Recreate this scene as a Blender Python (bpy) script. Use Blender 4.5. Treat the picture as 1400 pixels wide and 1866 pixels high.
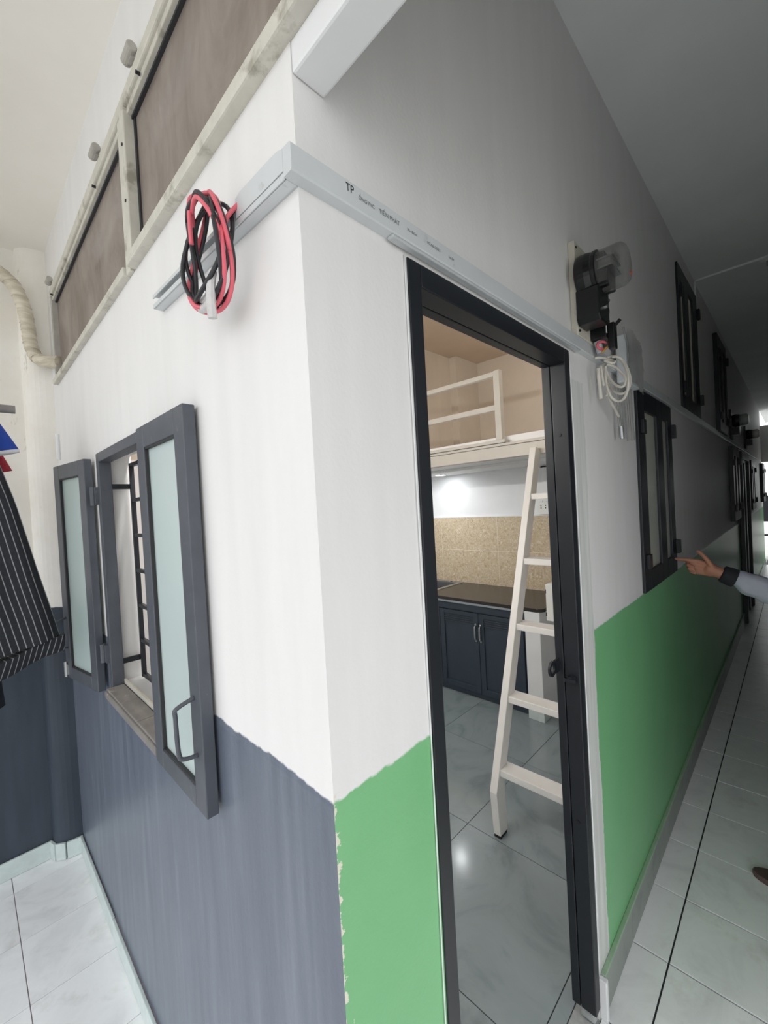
import bpy, math, random
from mathutils import Vector, Matrix
random.seed(7)
for o in list(bpy.data.objects): bpy.data.objects.remove(o, do_unlink=True)
S = bpy.context.scene
COL = S.collection

# ------------------------------------------------------------------ camera
cam_d = bpy.data.cameras.new('camera'); cam = bpy.data.objects.new('camera', cam_d); COL.objects.link(cam)
R_ = Vector((0.70080901, -0.71119903, -0.0553414)); U_ = Vector((0.04954357, -0.02886642, 0.99835473)); F_ = Vector((0.71162642, 0.7023978, -0.01500549))
cam.matrix_world = Matrix(((R_.x, U_.x, -F_.x, -0.34506), (R_.y, U_.y, -F_.y, -0.47036), (R_.z, U_.z, -F_.z, 1.6), (0, 0, 0, 1)))
cam_d.sensor_fit = 'VERTICAL'; cam_d.sensor_height = 36.0; cam_d.sensor_width = 36.0
cam_d.lens = 761.552 * 36 / 1866; cam_d.clip_start = 0.02; cam_d.clip_end = 200
S.camera = cam
# ------------------------------------------------------------------ daylight: bright overcast sky
W = bpy.data.worlds.new('overcast'); S.world = W; W.use_nodes = True
bg = W.node_tree.nodes['Background']; bg.inputs['Color'].default_value = (0.965, 0.985, 1.0, 1); bg.inputs['Strength'].default_value = 2.2
# ------------------------------------------------------------------ exposure
vs = S.view_settings; vs.view_transform = 'Standard'; vs.look = 'None'; vs.gamma = 1.0; vs.use_curve_mapping = False
vs.exposure = -0.35

# ================================================================== materials
def srgb(r, g, b):
    f = lambda c: (c/255/12.92) if c/255 <= 0.04045 else ((c/255+0.055)/1.055)**2.4
    return (f(r), f(g), f(b), 1)
class NT:
    def __init__(s, name):
        s.m = bpy.data.materials.new(name); s.m.use_nodes = True; s.t = s.m.node_tree
        s.b = s.t.nodes['Principled BSDF']; s.out = s.t.nodes['Material Output']
    def n(s, typ, **kw):
        nd = s.t.nodes.new(typ)
        for k, v in kw.items(): setattr(nd, k, v)
        return nd
    def l(s, a, b): s.t.links.new(a, b)
    def coord(s, kind='Object'): return s.n('ShaderNodeTexCoord').outputs[kind]
    def noise(s, vec, scale, detail=4, rough=0.55, dist=0.0):
        nd = s.n('ShaderNodeTexNoise'); nd.inputs['Scale'].default_value = scale; nd.inputs['Detail'].default_value = detail
        nd.inputs['Roughness'].default_value = rough; nd.inputs['Distortion'].default_value = dist
        if vec is not None: s.l(vec, nd.inputs['Vector'])
        return nd.outputs['Fac']
    def ramp(s, fac, stops):
        nd = s.n('ShaderNodeValToRGB'); e = nd.color_ramp.elements
        while len(e) < len(stops): e.new(0.5)
        for el, (p, c) in zip(e, stops): el.position = p; el.color = c
        s.l(fac, nd.inputs['Fac']); return nd.outputs['Color']
    def mix(s, fac, a, b, blend='MIX'):
        nd = s.n('ShaderNodeMix', data_type='RGBA', blend_type=blend)
        for sock, v in ((nd.inputs[0], fac), (nd.inputs[6], a), (nd.inputs[7], b)):
            if hasattr(v, 'is_linked'): s.l(v, sock)
            else: sock.default_value = v
        return nd.outputs[2]
    def math(s, op, a, b=0.0, clamp=False):
        nd = s.n('ShaderNodeMath', operation=op, use_clamp=clamp)
        for sock, v in ((nd.inputs[0], a), (nd.inputs[1], b)):
            if hasattr(v, 'is_linked'): s.l(v, sock)
            else: sock.default_value = v
        return nd.outputs[0]
    def sep(s, vec):
        nd = s.n('ShaderNodeSeparateXYZ'); s.l(vec, nd.inputs[0]); return nd.outputs
    def scale(s, vec, v):
        nd = s.n('ShaderNodeVectorMath', operation='MULTIPLY'); s.l(vec, nd.inputs[0]); nd.inputs[1].default_value = v; return nd.outputs[0]
    def bump(s, h, strength=0.3, dist=0.01):
        nd = s.n('ShaderNodeBump'); nd.inputs['Strength'].default_value = strength; nd.inputs['Distance'].default_value = dist
        s.l(h, nd.inputs['Height']); s.l(nd.outputs[0], s.b.inputs['Normal'])
    def set(s, **kw):
        for k, v in kw.items():
            i = s.b.inputs[k]
            if hasattr(v, 'is_linked'): s.l(v, i)
            else: i.default_value = v
        return s.m

def simple(name, col, rough=0.5, var=0.12, scale=14, bump=0.0, bscale=60, metallic=0.0, spec=0.5, dirt=None):
    m = NT(name); v = m.coord()
    c2 = tuple(c*(1-var) for c in col[:3]) + (1,); c1 = tuple(min(1, c*(1+var*0.6)) for c in col[:3]) + (1,)
    f = m.noise(v, scale, 5)
    c = m.ramp(f, [(0.3, c2), (0.7, c1)])
    if dirt:
        d = m.noise(v, dirt[1], 6, 0.65)
        c = m.mix(m.ramp(d, [(dirt[2], (0, 0, 0, 1)), (dirt[2]+0.12, (1, 1, 1, 1))]), c, dirt[0])
    m.set(**{'Base Color': c, 'Roughness': rough, 'Metallic': metallic, 'Specular IOR Level': spec})
    if bump: m.bump(m.noise(v, bscale, 6), bump, 0.004)
    return m.m

WHITE = srgb(238, 237, 236)
def step(m, val, edge, width=0.002):
    nd = m.n('ShaderNodeMapRange', clamp=True); m.l(val, nd.inputs[0])
    nd.inputs[1].default_value = edge-width; nd.inputs[2].default_value = edge+width
    return nd.outputs[0]
def wall_paint():
    m = NT('wall_paint'); v = m.coord(); x, y, z = m.sep(v)
    g = m.n('ShaderNodeNewGeometry'); nx, ny, nz = m.sep(g.outputs['True Normal'])
    wob = m.math('MULTIPLY', m.math('SUBTRACT', m.noise(v, 7, 4), 0.5), 0.022)
    fine = m.math('MULTIPLY', m.math('SUBTRACT', m.noise(v, 55, 4), 0.5), 0.012)
    zz = m.math('ADD', m.math('ADD', z, wob), fine); xx = m.math('ADD', m.math('ADD', x, m.math('MULTIPLY', wob, 1.6)), fine)
    # white emulsion with faint roller marks, scuffs
    st = m.noise(m.scale(v, (9, 9, 1.2)), 1.6, 5)
    white = m.ramp(st, [(0.3, srgb(229, 228, 227)), (0.7, srgb(235, 234, 233))])
    spots = m.noise(v, 26, 6, 0.7)
    white = m.mix(m.ramp(spots, [(0.0, (1, 1, 1, 1)), (0.225, (1, 1, 1, 1)), (0.25, (0, 0, 0, 1))]), white, srgb(190, 186, 182))
    # blue-grey dado on the porch side with vertical streaks
    st2 = m.noise(m.scale(v, (14, 14, 1.0)), 1.7, 6, 0.6)
    blue = m.ramp(st2, [(0.25, srgb(90, 98, 112)), (0.55, srgb(105, 113, 127)), (0.8, srgb(126, 133, 146))])
    # green dado on the corridor side
    gr = m.ramp(m.noise(v, 3.0, 5), [(0.3, srgb(116, 182, 126)), (0.7, srgb(126, 191, 135))])
    left = m.mix(step(m, zz, 1.192), blue, white)
    onx = m.math('MAXIMUM', step(m, xx, 1.053), m.math('SUBTRACT', 1.0, step(m, xx, 0.4)))
    zedge = m.math('ADD', zz, m.math('MULTIPLY', step(m, x, 0.6, 0.01), 0.026))
    gmask = m.math('MULTIPLY', onx, m.math('SUBTRACT', 1.0, step(m, zedge, 1.192)))
    right = m.mix(gmask, white, gr)
    # bare plaster beside the door frame, brushed grey-white
    pl = m.ramp(m.noise(m.scale(v, (30, 30, 1.5)), 1.5, 5), [(0.3, srgb(200, 203, 200)), (0.7, srgb(228, 230, 227))])
    pm = m.math('MULTIPLY', m.math('MULTIPLY', step(m, x, 0.93), m.math('SUBTRACT', 1.0, step(m, xx, 1.053))), m.math('SUBTRACT', 1.0, step(m, z, 1.95)))
    right = m.mix(pm, right, pl)
    # chipped edge of the corner
    chip = m.noise(v, 42, 5, 0.6)
    cm = m.math('MULTIPLY', m.math('SUBTRACT', 1.0, step(m, m.math('ADD', x, m.math('MULTIPLY', m.math('SUBTRACT', 0.52, chip), 0.09)), 0.004, 0.001)), m.math('SUBTRACT', 1.0, step(m, z, 1.2)))
    right = m.mix(cm, right, srgb(225, 222, 205))
    # inside faces: white below, beige in the loft
    beige = m.ramp(m.noise(m.scale(v, (5, 5, 1.2)), 1.5, 5), [(0.3, srgb(204, 193, 178)), (0.7, srgb(214, 203, 188))])
    ins = m.mix(step(m, z, 1.95), white, beige)
    right = m.mix(step(m, y, 0.03), right, white)
    right = m.mix(step(m, y, 1.5), right, ins)
    left = m.mix(step(m, x, 0.05), left, white)
    c = m.mix(step(m, m.math('MULTIPLY', nx, -1.0), 0.5), right, left)
    inside = m.math('MAXIMUM', step(m, nx, 0.5), step(m, ny, 0.5))
    c = m.mix(inside, c, ins)
    paint = m.math('SUBTRACT', 1.0, step(m, z, 1.18))
    rgh = m.math('SUBTRACT', 0.55, m.math('MULTIPLY', paint, 0.2))
    m.set(**{'Base Color': c, 'Roughness': rgh, 'Specular IOR Level': 0.4})
    m.bump(m.math('ADD', m.noise(v, 130, 5), m.math('MULTIPLY', m.noise(v, 12, 4), 1.2)), 0.16, 0.003)
    return m.m
def old_white():
    m = NT('weathered_white'); v = m.coord(); x, y, z = m.sep(v)
    f = m.noise(v, 3.2, 6, 0.65); c = m.ramp(f, [(0.3, srgb(236, 231, 221)), (0.7, srgb(247, 245, 240))])
    d = m.noise(m.scale(v, (18, 18, 5)), 1.0, 7, 0.72)
    c = m.mix(m.ramp(d, [(0.0, (1, 1, 1, 1)), (0.3, (0.7, 0.7, 0.7, 1)), (0.36, (0, 0, 0, 1))]), c, srgb(186, 180, 168))
    wob = m.math('MULTIPLY', m.math('SUBTRACT', m.noise(v, 9, 4), 0.5), 0.03)
    navy = m.ramp(m.noise(m.scale(v, (12, 12, 1.5)), 1.6, 5), [(0.3, srgb(50, 59, 70)), (0.7, srgb(62, 71, 83))])
    c = m.mix(step(m, m.math('ADD', z, wob), 1.2), navy, c)
    m.set(**{'Base Color': c, 'Roughness': 0.6}); m.bump(m.noise(v, 40, 6), 0.2, 0.004)
    return m.m
def ceiling_mat(name, a, b):
    m = NT(name); v = m.coord(); c = m.ramp(m.noise(v, 2.5, 6), [(0.3, a), (0.7, b)])
    sp = m.noise(v, 16, 6, 0.75); c = m.mix(m.ramp(sp, [(0.0, (1, 1, 1, 1)), (0.2, (1, 1, 1, 1)), (0.23, (0, 0, 0, 1))]), c, srgb(160, 156, 150))
    m.set(**{'Base Color': c, 'Roughness': 0.7}); m.bump(m.noise(v, 60, 5), 0.1, 0.003); return m.m
def tile_mat(name, base, vein, rough, nscale=3.0, dirt=None, wave=False):
    m = NT(name); v = m.coord()
    r = m.n('ShaderNodeObjectInfo').outputs['Random']
    off = m.n('ShaderNodeVectorMath', operation='ADD'); m.l(v, off.inputs[0])
    cmb = m.n('ShaderNodeCombineXYZ'); m.l(m.math('MULTIPLY', r, 37.0), cmb.inputs[0]); m.l(m.math('MULTIPLY', r, 91.0), cmb.inputs[1]); m.l(cmb.outputs[0], off.inputs[1])
    v2 = off.outputs[0]
    f = m.noise(v2, nscale, 8, 0.62, 1.6)
    c = m.ramp(f, [(0.32, vein), (0.48, base), (0.62, tuple(min(1, q*1.06) for q in base[:3])+(1,)), (0.8, vein)])
    if dirt:
        d = m.noise(v2, 5.5, 7, 0.7)
        c = m.mix(m.ramp(d, [(0.55, (0, 0, 0, 1)), (0.75, (0.45, 0.45, 0.45, 1))]), c, dirt)
    m.set(**{'Base Color': c, 'Roughness': rough}); m.bump(m.noise(v2, 30, 4), 0.03, 0.002)
    return m.m
def backsplash_mat():
    m = NT('beige_marble_tile'); v = m.coord()
    r = m.n('ShaderNodeObjectInfo').outputs['Random']
    off = m.n('ShaderNodeVectorMath', operation='ADD'); m.l(v, off.inputs[0])
    cmb = m.n('ShaderNodeCombineXYZ'); m.l(m.math('MULTIPLY', r, 37.0), cmb.inputs[1]); m.l(m.math('MULTIPLY', r, 91.0), cmb.inputs[2]); m.l(cmb.outputs[0], off.inputs[1])
    v2 = off.outputs[0]
    f = m.noise(v2, 9, 8, 0.6, 2.6)
    c = m.ramp(f, [(0.25, srgb(172, 148, 118)), (0.42, srgb(194, 175, 144)), (0.55, srgb(206, 190, 163)), (0.68, srgb(184, 161, 132)), (0.8, srgb(218, 208, 190))])
    g = m.noise(v2, 24, 6, 0.6, 3.0)
    c = m.mix(m.ramp(g, [(0.56, (0, 0, 0, 1)), (0.62, (0.9, 0.9, 0.9, 1)), (0.7, (0, 0, 0, 1))]), c, srgb(232, 222, 206))
    c = m.mix(m.ramp(g, [(0.33, (0.6, 0.6, 0.6, 1)), (0.4, (0, 0, 0, 1))]), c, srgb(140, 106, 76))
    m.set(**{'Base Color': c, 'Roughness': 0.3}); return m.m
def glass_frost(name, col, rough=0.35, trans=0.35):
    m = NT(name); v = m.coord()
    c = m.ramp(m.noise(m.scale(v, (2, 2, 1)), 2.0, 4), [(0.3, tuple(q*0.94 for q in col[:3])+(1,)), (0.7, col)])
    m.set(**{'Base Color': c, 'Roughness': rough, 'Transmission Weight': trans, 'IOR': 1.3}); m.bump(m.noise(v, 220, 2), 0.08, 0.001)
    return m.m
def dusty_glass():
    m = NT('dusty_glass'); v = m.coord()
    d = m.noise(m.scale(v, (1, 1, 0.55)), 5.0, 7, 0.62, 0.6)
    c = m.ramp(d, [(0.25, srgb(108, 98, 92)), (0.5, srgb(140, 129, 121)), (0.72, srgb(164, 155, 146))])
    st = m.noise(m.scale(v, (20, 20, 2.2)), 1.4, 5)
    c = m.mix(m.ramp(st, [(0.5, (0, 0, 0, 1)), (0.75, (0.22, 0.22, 0.22, 1))]), c, srgb(172, 164, 156))
    m.set(**{'Base Color': c, 'Roughness': 0.42, 'Alpha': m.ramp(d, [(0.2, (0.62, 0.62, 0.62, 1)), (0.55, (0.86, 0.86, 0.86, 1))])})
    return m.m
def clear_glass(name, tint, amount=0.7, rough=0.06):
    m = NT(name); t = m.n('ShaderNodeBsdfTransparent'); t.inputs[0].default_value = tint
    mx = m.n('ShaderNodeMixShader'); lw = m.n('ShaderNodeLayerWeight'); lw.inputs[0].default_value = 0.35
    f = m.math('MULTIPLY', m.math('ADD', m.math('MULTIPLY', lw.outputs['Facing'], 0.7), 1.0-amount), 1.0, True)
    m.l(f, mx.inputs[0]); m.l(t.outputs[0], mx.inputs[1]); m.l(m.b.outputs[0], mx.inputs[2]); m.l(mx.outputs[0], m.out.inputs[0])
    c = m.ramp(m.noise(m.coord(), 9, 4), [(0.3, srgb(150, 150, 148)), (0.7, srgb(186, 186, 184))])
    m.set(**{'Base Color': c, 'Roughness': rough}); return m.m
def stripes_mat():
    m = NT('pinstripe_cloth'); uv = m.coord('UV'); u, w, _ = m.sep(uv)
    f = m.math('FRACT', m.math('ADD', m.math('MULTIPLY', u, 22.0), m.math('MULTIPLY', m.noise(uv, 3, 2), 0.25)))
    line = m.math('LESS_THAN', f, 0.14)
    br = m.math('GREATER_THAN', m.noise(m.scale(uv, (180, 60, 1)), 1.0, 2), 0.36)
    base = m.ramp(m.noise(uv, 60, 5), [(0.3, srgb(24, 27, 32)), (0.7, srgb(38, 41, 48))])
    c = m.mix(m.math('MULTIPLY', line, m.math('ADD', m.math('MULTIPLY', br, 0.5), 0.4)), base, srgb(150, 152, 156))
    m.set(**{'Base Color': c, 'Roughness': 0.85}); m.bump(m.noise(uv, 300, 3), 0.2, 0.002); return m.m
def cover_hose():
    m = NT('wrapped_hose'); v = m.coord()
    c = m.ramp(m.noise(m.scale(v, (4, 4, 22)), 2.2, 5), [(0.25, srgb(178, 168, 148)), (0.6, srgb(222, 214, 196)), (0.8, srgb(236, 230, 216))])
    m.set(**{'Base Color': c, 'Roughness': 0.5}); m.bump(m.noise(m.scale(v, (3, 3, 30)), 3, 4), 0.5, 0.006); return m.m

M = {}
M['paint'] = wall_paint(); M['old'] = old_white()
M['ceil'] = ceiling_mat('porch_ceiling', srgb(243, 239, 231), srgb(250, 247, 241))
M['ceil2'] = ceiling_mat('corridor_ceiling', srgb(226, 230, 230), srgb(236, 239, 238))
M['ceil3'] = ceiling_mat('loft_ceiling', srgb(192, 174, 154), srgb(202, 184, 164))
M['loft'] = simple('loft_board_paint', srgb(198, 194, 186), 0.5, 0.05, 6)
M['beige'] = simple('loft_beige', srgb(210, 199, 184), 0.6, 0.06, 3)
M['white'] = simple('white_paint', srgb(232, 233, 234), 0.5, 0.04, 5)
M['ptile'] = tile_mat('porch_tile', srgb(246, 247, 248), srgb(236, 237, 239), 0.28, 4.0, srgb(196, 188, 178))
M['grout'] = simple('grout', srgb(150, 142, 148), 0.8, 0.2, 30)
M['grout_dark'] = simple('grout_dark', srgb(44, 48, 50), 0.8, 0.2, 30)
M['itile'] = tile_mat('grey_stone_tile', srgb(136, 147, 150), srgb(118, 130, 134), 0.14, 2.6)
M['btile'] = backsplash_mat(); M['bgrout'] = simple('pale_grout', srgb(232, 224, 208), 0.7, 0.05)
M['skirt'] = tile_mat('skirting_tile', srgb(206, 218, 216), srgb(196, 206, 204), 0.3, 6.0, srgb(168, 164, 156))
M['skirt_dark'] = tile_mat('corridor_skirting_tile', srgb(138, 146, 139), srgb(120, 128, 122), 0.35, 6.0)
M['lime'] = simple('pale_green_edge', srgb(158, 186, 158), 0.5, 0.1, 30)
M['frame'] = simple('slate_metal_paint', srgb(82, 86, 94), 0.42, 0.12, 18, dirt=(srgb(118, 120, 124), 24, 0.66))
M['black'] = simple('black_metal_paint', srgb(25, 29, 35), 0.42, 0.12, 16, dirt=(srgb(70, 72, 76), 30, 0.72))
M['frost'] = glass_frost('frosted_glass', srgb(214, 232, 230)); M['frost2'] = glass_frost('grey_frosted_glass', srgb(214, 217, 210), 0.35, 0.5)
M['dusty'] = dusty_glass()
M['alu'] = simple('dirty_white_aluminium', srgb(206, 203, 192), 0.5, 0.12, 20, dirt=(srgb(160, 156, 142), 14, 0.56))
M['alu_grey'] = simple('grey_aluminium', srgb(172, 169, 162), 0.5, 0.15, 20)
M['dark_gasket'] = simple('dark_gasket', srgb(42, 42, 46), 0.6, 0.1)
M['pvc'] = simple('pvc_trunking', srgb(206, 210, 212), 0.38, 0.04, 12, dirt=(srgb(168, 172, 172), 18, 0.62))
M['pvc_grey'] = simple('pvc_inner', srgb(190, 194, 196), 0.4, 0.05, 12)
M['ink'] = simple('black_ink', srgb(38, 38, 44), 0.7, 0.1); M['ink2'] = simple('faded_ink', srgb(96, 100, 106), 0.7, 0.1)
M['red'] = simple('pink_red_insulation', srgb(228, 104, 118), 0.4, 0.08, 40); M['wblack'] = simple('black_insulation', srgb(40, 40, 44), 0.42, 0.1, 40)
M['tape'] = simple('pale_tape', srgb(206, 204, 204), 0.5, 0.12, 60)
M['board'] = simple('off_white_board', srgb(212, 208, 194), 0.55, 0.06, 10, dirt=(srgb(160, 152, 136), 20, 0.62))
M['bake'] = simple('black_bakelite', srgb(24, 25, 27), 0.32, 0.15, 30)
M['mglass'] = clear_glass('meter_glass', (0.74, 0.75, 0.74, 1), 0.93); M['clear'] = clear_glass('clear_plastic', (0.93, 0.94, 0.94, 1), 0.97, 0.15)
M['dial'] = simple('meter_dial', srgb(150, 150, 146), 0.5, 0.1, 20); M['steel'] = simple('brushed_steel', srgb(180, 182, 184), 0.3, 0.06, 40, metallic=0.9)
M['orange'] = simple('orange_seal', srgb(196, 92, 60), 0.5, 0.1)
M['cable'] = simple('white_cable', srgb(214, 210, 200), 0.45, 0.06, 30); M['yellow'] = simple('yellow_wire', srgb(204, 160, 60), 0.5, 0.1)
M['film'] = clear_glass('crumpled_film', (0.95, 0.96, 0.96, 1), 0.72, 0.3)
M['ladder'] = simple('cream_white_paint', srgb(228, 226, 223), 0.45, 0.05, 9); M['navy'] = simple('navy_cabinet_paint', srgb(52, 63, 75), 0.42, 0.1, 8)
M['granite'] = simple('black_granite', srgb(46, 44, 42), 0.22, 0.3, 120); M['strip'] = simple('grey_strip', srgb(150, 160, 166), 0.5, 0.05)
M['cream'] = simple('cream_plastic', srgb(236, 236, 232), 0.4, 0.03); M['hole'] = simple('socket_hole', srgb(20, 20, 22), 0.7, 0.1)
M['blue'] = simple('royal_blue_cloth', srgb(36, 72, 170), 0.8, 0.12, 40); M['hem'] = simple('white_hem', srgb(232, 232, 236), 0.8, 0.04)
M['redcloth'] = simple('red_print_cloth', srgb(178, 40, 62), 0.8, 0.3, 90); M['blackcloth'] = simple('black_cloth', srgb(34, 37, 44), 0.85, 0.15, 40)
M['stripe'] = stripes_mat(); M['hose'] = cover_hose(); M['pipe'] = simple('grey_pipe', srgb(128, 124, 122), 0.45, 0.15, 30)
M['skin'] = simple('skin', srgb(176, 122, 98), 0.5, 0.08, 30); M['jacket'] = simple('grey_jacket', srgb(176, 178, 192), 0.8, 0.06, 20, bump=0.2, bscale=90)
M['cuff'] = simple('black_rib_cuff', srgb(34, 36, 42), 0.85, 0.1, 60); M['pants'] = simple('dark_trousers', srgb(44, 50, 62), 0.85, 0.1, 30)
M['sole'] = simple('brown_leather', srgb(92, 74, 72), 0.55, 0.15, 40); M['insole'] = simple('navy_strap', srgb(48, 50, 70), 0.5, 0.15, 40)
M['hair'] = simple('black_hair', srgb(22, 20, 20), 0.6, 0.2, 80); M['eye'] = simple('eye_white', srgb(225, 222, 216), 0.3, 0.03)
M['dull'] = simple('dull_wall_grey', srgb(112, 114, 112), 0.8, 0.2, 4)
M['yard'] = simple('bounce_ground', srgb(208, 206, 202), 0.85, 0.15, 1.5)
M['sill'] = simple('dirty_sill', srgb(134, 130, 126), 0.5, 0.2, 20, dirt=(srgb(196, 190, 182), 26, 0.62))
M['cement'] = simple('cement', srgb(158, 162, 162), 0.8, 0.2, 40, bump=0.4)
M['rubber'] = simple('black_rubber', srgb(28, 28, 30), 0.7, 0.1)
def lamp_mat():
    m = NT('lamp_diffuser'); m.set(**{'Base Color': (1, 1, 1, 1), 'Emission Color': (0.96, 0.98, 1, 1), 'Emission Strength': 16.0}); return m.m
M['lamp'] = lamp_mat()
mt = NT('fill_emitter'); mt.set(**{'Base Color': (1, 1, 1, 1), 'Emission Color': (1, 0.97, 0.93, 1), 'Emission Strength': 110.0}); M['tube'] = mt.m

# ================================================================== mesh helpers
class MB:
    def __init__(s): s.v = []; s.f = []; s.uv = None
    def add(s, vs, fs):
        k = len(s.v); s.v += [tuple(p) for p in vs]; s.f += [tuple(i+k for i in f) for f in fs]; return s
    def box(s, x0, x1, y0, y1, z0, z1):
        vs = [(x0, y0, z0), (x1, y0, z0), (x1, y1, z0), (x0, y1, z0), (x0, y0, z1), (x1, y0, z1), (x1, y1, z1), (x0, y1, z1)]
        return s.add(vs, [(0, 3, 2, 1), (4, 5, 6, 7), (0, 1, 5, 4), (1, 2, 6, 5), (2, 3, 7, 6), (3, 0, 4, 7)])
    def beam(s, a, b, w, h, up=(0, 0, 1)):
        a = Vector(a); b = Vector(b); d = (b-a).normalized(); u = Vector(up); sd = d.cross(u).normalized(); u = sd.cross(d).normalized()
        vs = [p + sd*(w/2*i) + u*(h/2*j) for p in (a, b) for i, j in ((-1, -1), (1, -1), (1, 1), (-1, 1))]
        return s.add(vs, [(0, 1, 2, 3), (7, 6, 5, 4), (0, 4, 5, 1), (1, 5, 6, 2), (2, 6, 7, 3), (3, 7, 4, 0)])
    def prism(s, poly, f, a, b):
        n = len(poly); vs = [f(p, q, a) for p, q in poly] + [f(p, q, b) for p, q in poly]
        fs = [tuple(range(n-1, -1, -1)), tuple(range(n, 2*n))] + [(i, (i+1) % n, n+(i+1) % n, n+i) for i in range(n)]
        return s.add(vs, fs)
    def tube(s, pts, r, n=8, cap=True):
        pts = [Vector(p) for p in pts]; rs = r if isinstance(r, (list, tuple)) else [r]*len(pts)
        k = len(s.v); prev = None
        for i, p in enumerate(pts):
            d = (pts[min(i+1, len(pts)-1)] - pts[max(i-1, 0)]).normalized()
            if prev is None:
                a = d.cross(Vector((0, 0, 1)));
                if a.length < 0.2: a = d.cross(Vector((1, 0, 0)))
                a.normalize()
            else:
                a = (prev - d*prev.dot(d)).normalized()
            prev = a; b = d.cross(a)
            for j in range(n):
                t = 2*math.pi*j/n; s.v.append(tuple(p + (a*math.cos(t)+b*math.sin(t))*rs[i]))
        for i in range(len(pts)-1):
            for j in range(n):
                s.f.append((k+i*n+j, k+i*n+(j+1) % n, k+(i+1)*n+(j+1) % n, k+(i+1)*n+j))
        if cap:
            s.f.append(tuple(k+j for j in range(n-1, -1, -1))); s.f.append(tuple(k+(len(pts)-1)*n+j for j in range(n)))
        return s
    def lathe(s, prof, o, ax, n=24):
        o = Vector(o); ax = Vector(ax).normalized(); a = ax.cross(Vector((0, 0, 1)))
        if a.length < 0.2: a = ax.cross(Vector((1, 0, 0)))
        a.normalize(); b = ax.cross(a); k = len(s.v)
        for r, h in prof:
            for j in range(n):
                t = 2*math.pi*j/n; s.v.append(tuple(o + ax*h + (a*math.cos(t)+b*math.sin(t))*r))
        for i in range(len(prof)-1):
            for j in range(n): s.f.append((k+i*n+j, k+i*n+(j+1) % n, k+(i+1)*n+(j+1) % n, k+(i+1)*n+j))
        s.f.append(tuple(k+j for j in range(n-1, -1, -1))); s.f.append(tuple(k+(len(prof)-1)*n+j for j in range(n)))
        return s
    def sphere(s, c, r, n=12, m=8):
        c = Vector(c); r = r if isinstance(r, (tuple, list)) else (r, r, r)
        return s.lathe_raw([(math.sin(math.pi*i/m), -math.cos(math.pi*i/m)) for i in range(m+1)], c, r, n)
    def lathe_raw(s, prof, c, r, n):
        k = len(s.v)
        for q, h in prof:
            for j in range(n):
                t = 2*math.pi*j/n; s.v.append((c.x+r[0]*q*math.cos(t), c.y+r[1]*q*math.sin(t), c.z+r[2]*h))
        for i in range(len(prof)-1):
            for j in range(n): s.f.append((k+i*n+j, k+i*n+(j+1) % n, k+(i+1)*n+(j+1) % n, k+(i+1)*n+j))
        return s
    def capsule(s, a, b, ra, rb, n=10):
        a = Vector(a); b = Vector(b); d = (b-a); L = d.length; d.normalize(); prof = []
        for i in range(0, 5): t = math.pi/2*i/4; prof.append((ra*max(math.sin(t), 0.02), -ra*math.cos(t)))
        for i in range(0, 5): t = math.pi/2*i/4; prof.append((rb*max(math.cos(t), 0.02), L+rb*math.sin(t)))
        return s.lathe(prof, a, d, n)
    def grid(s, P):
        k = len(s.v); R = len(P); C = len(P[0])
        for row in P: s.v += [tuple(p) for p in row]
        for i in range(R-1):
            for j in range(C-1): s.f.append((k+i*C+j, k+i*C+j+1, k+(i+1)*C+j+1, k+(i+1)*C+j))
        return s
    def mesh(s, name):
        me = bpy.data.meshes.new(name); me.from_pydata(s.v, [], s.f); me.validate(); me.update(); return me
    def build(s, name, mat, parent=None, bevel=0.0, smooth=False, seg=2):
        return link(name, s.mesh(name), mat, parent, bevel, smooth, seg)
def link(name, me, mat, parent=None, bevel=0.0, smooth=False, seg=2):
    o = bpy.data.objects.new(name, me); COL.objects.link(o)
    if mat is not None and not me.materials: me.materials.append(M[mat] if isinstance(mat, str) else mat)
    if smooth:
        for p in me.polygons: p.use_smooth = True
    if bevel:
        md = o.modifiers.new('bevel', 'BEVEL'); md.width = bevel; md.segments = seg; md.limit_method = 'ANGLE'; md.angle_limit = math.radians(40)
    if parent: attach(o, parent)
    return o
def world_loc(o):
    v = Vector(o.location)
    return v
def attach(o, p):
    o.parent = p
    inv = Matrix.Translation(-Vector(p.get('_base', (0, 0, 0))))
    o.matrix_parent_inverse = inv
def empty(name, loc):
    o = bpy.data.objects.new(name, None); COL.objects.link(o); o.location = loc; o.empty_display_size = 0.05; o['_base'] = tuple(loc); return o
def tag(o, label, cat=None, group=None, kind=None):
    o['label'] = label
    if cat: o['category'] = cat
    if group: o['group'] = group
    if kind: o['kind'] = kind
    return o
def struct(o, label=None):
    o['kind'] = 'structure'
    if label: o['label'] = label
    return o
def thing(name, loc, label, cat, group=None): return tag(empty(name, loc), label, cat, group)
def sthing(name, loc, label): return struct(empty(name, loc), label)
def B(x0, x1, y0, y1, z0, z1): return MB().box(x0, x1, y0, y1, z0, z1)
def smoothpath(pts, n=8):
    P = [Vector(p) for p in pts]; out = []
    for i in range(len(P)-1):
        p0 = P[max(i-1, 0)]; p1 = P[i]; p2 = P[i+1]; p3 = P[min(i+2, len(P)-1)]
        for k in range(n):
            t = k/n; out.append(0.5*((2*p1)+(p2-p0)*t+(2*p0-5*p1+4*p2-p3)*t*t+(-p0+3*p1-3*p2+p3)*t**3))
    out.append(P[-1]); return out
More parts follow.
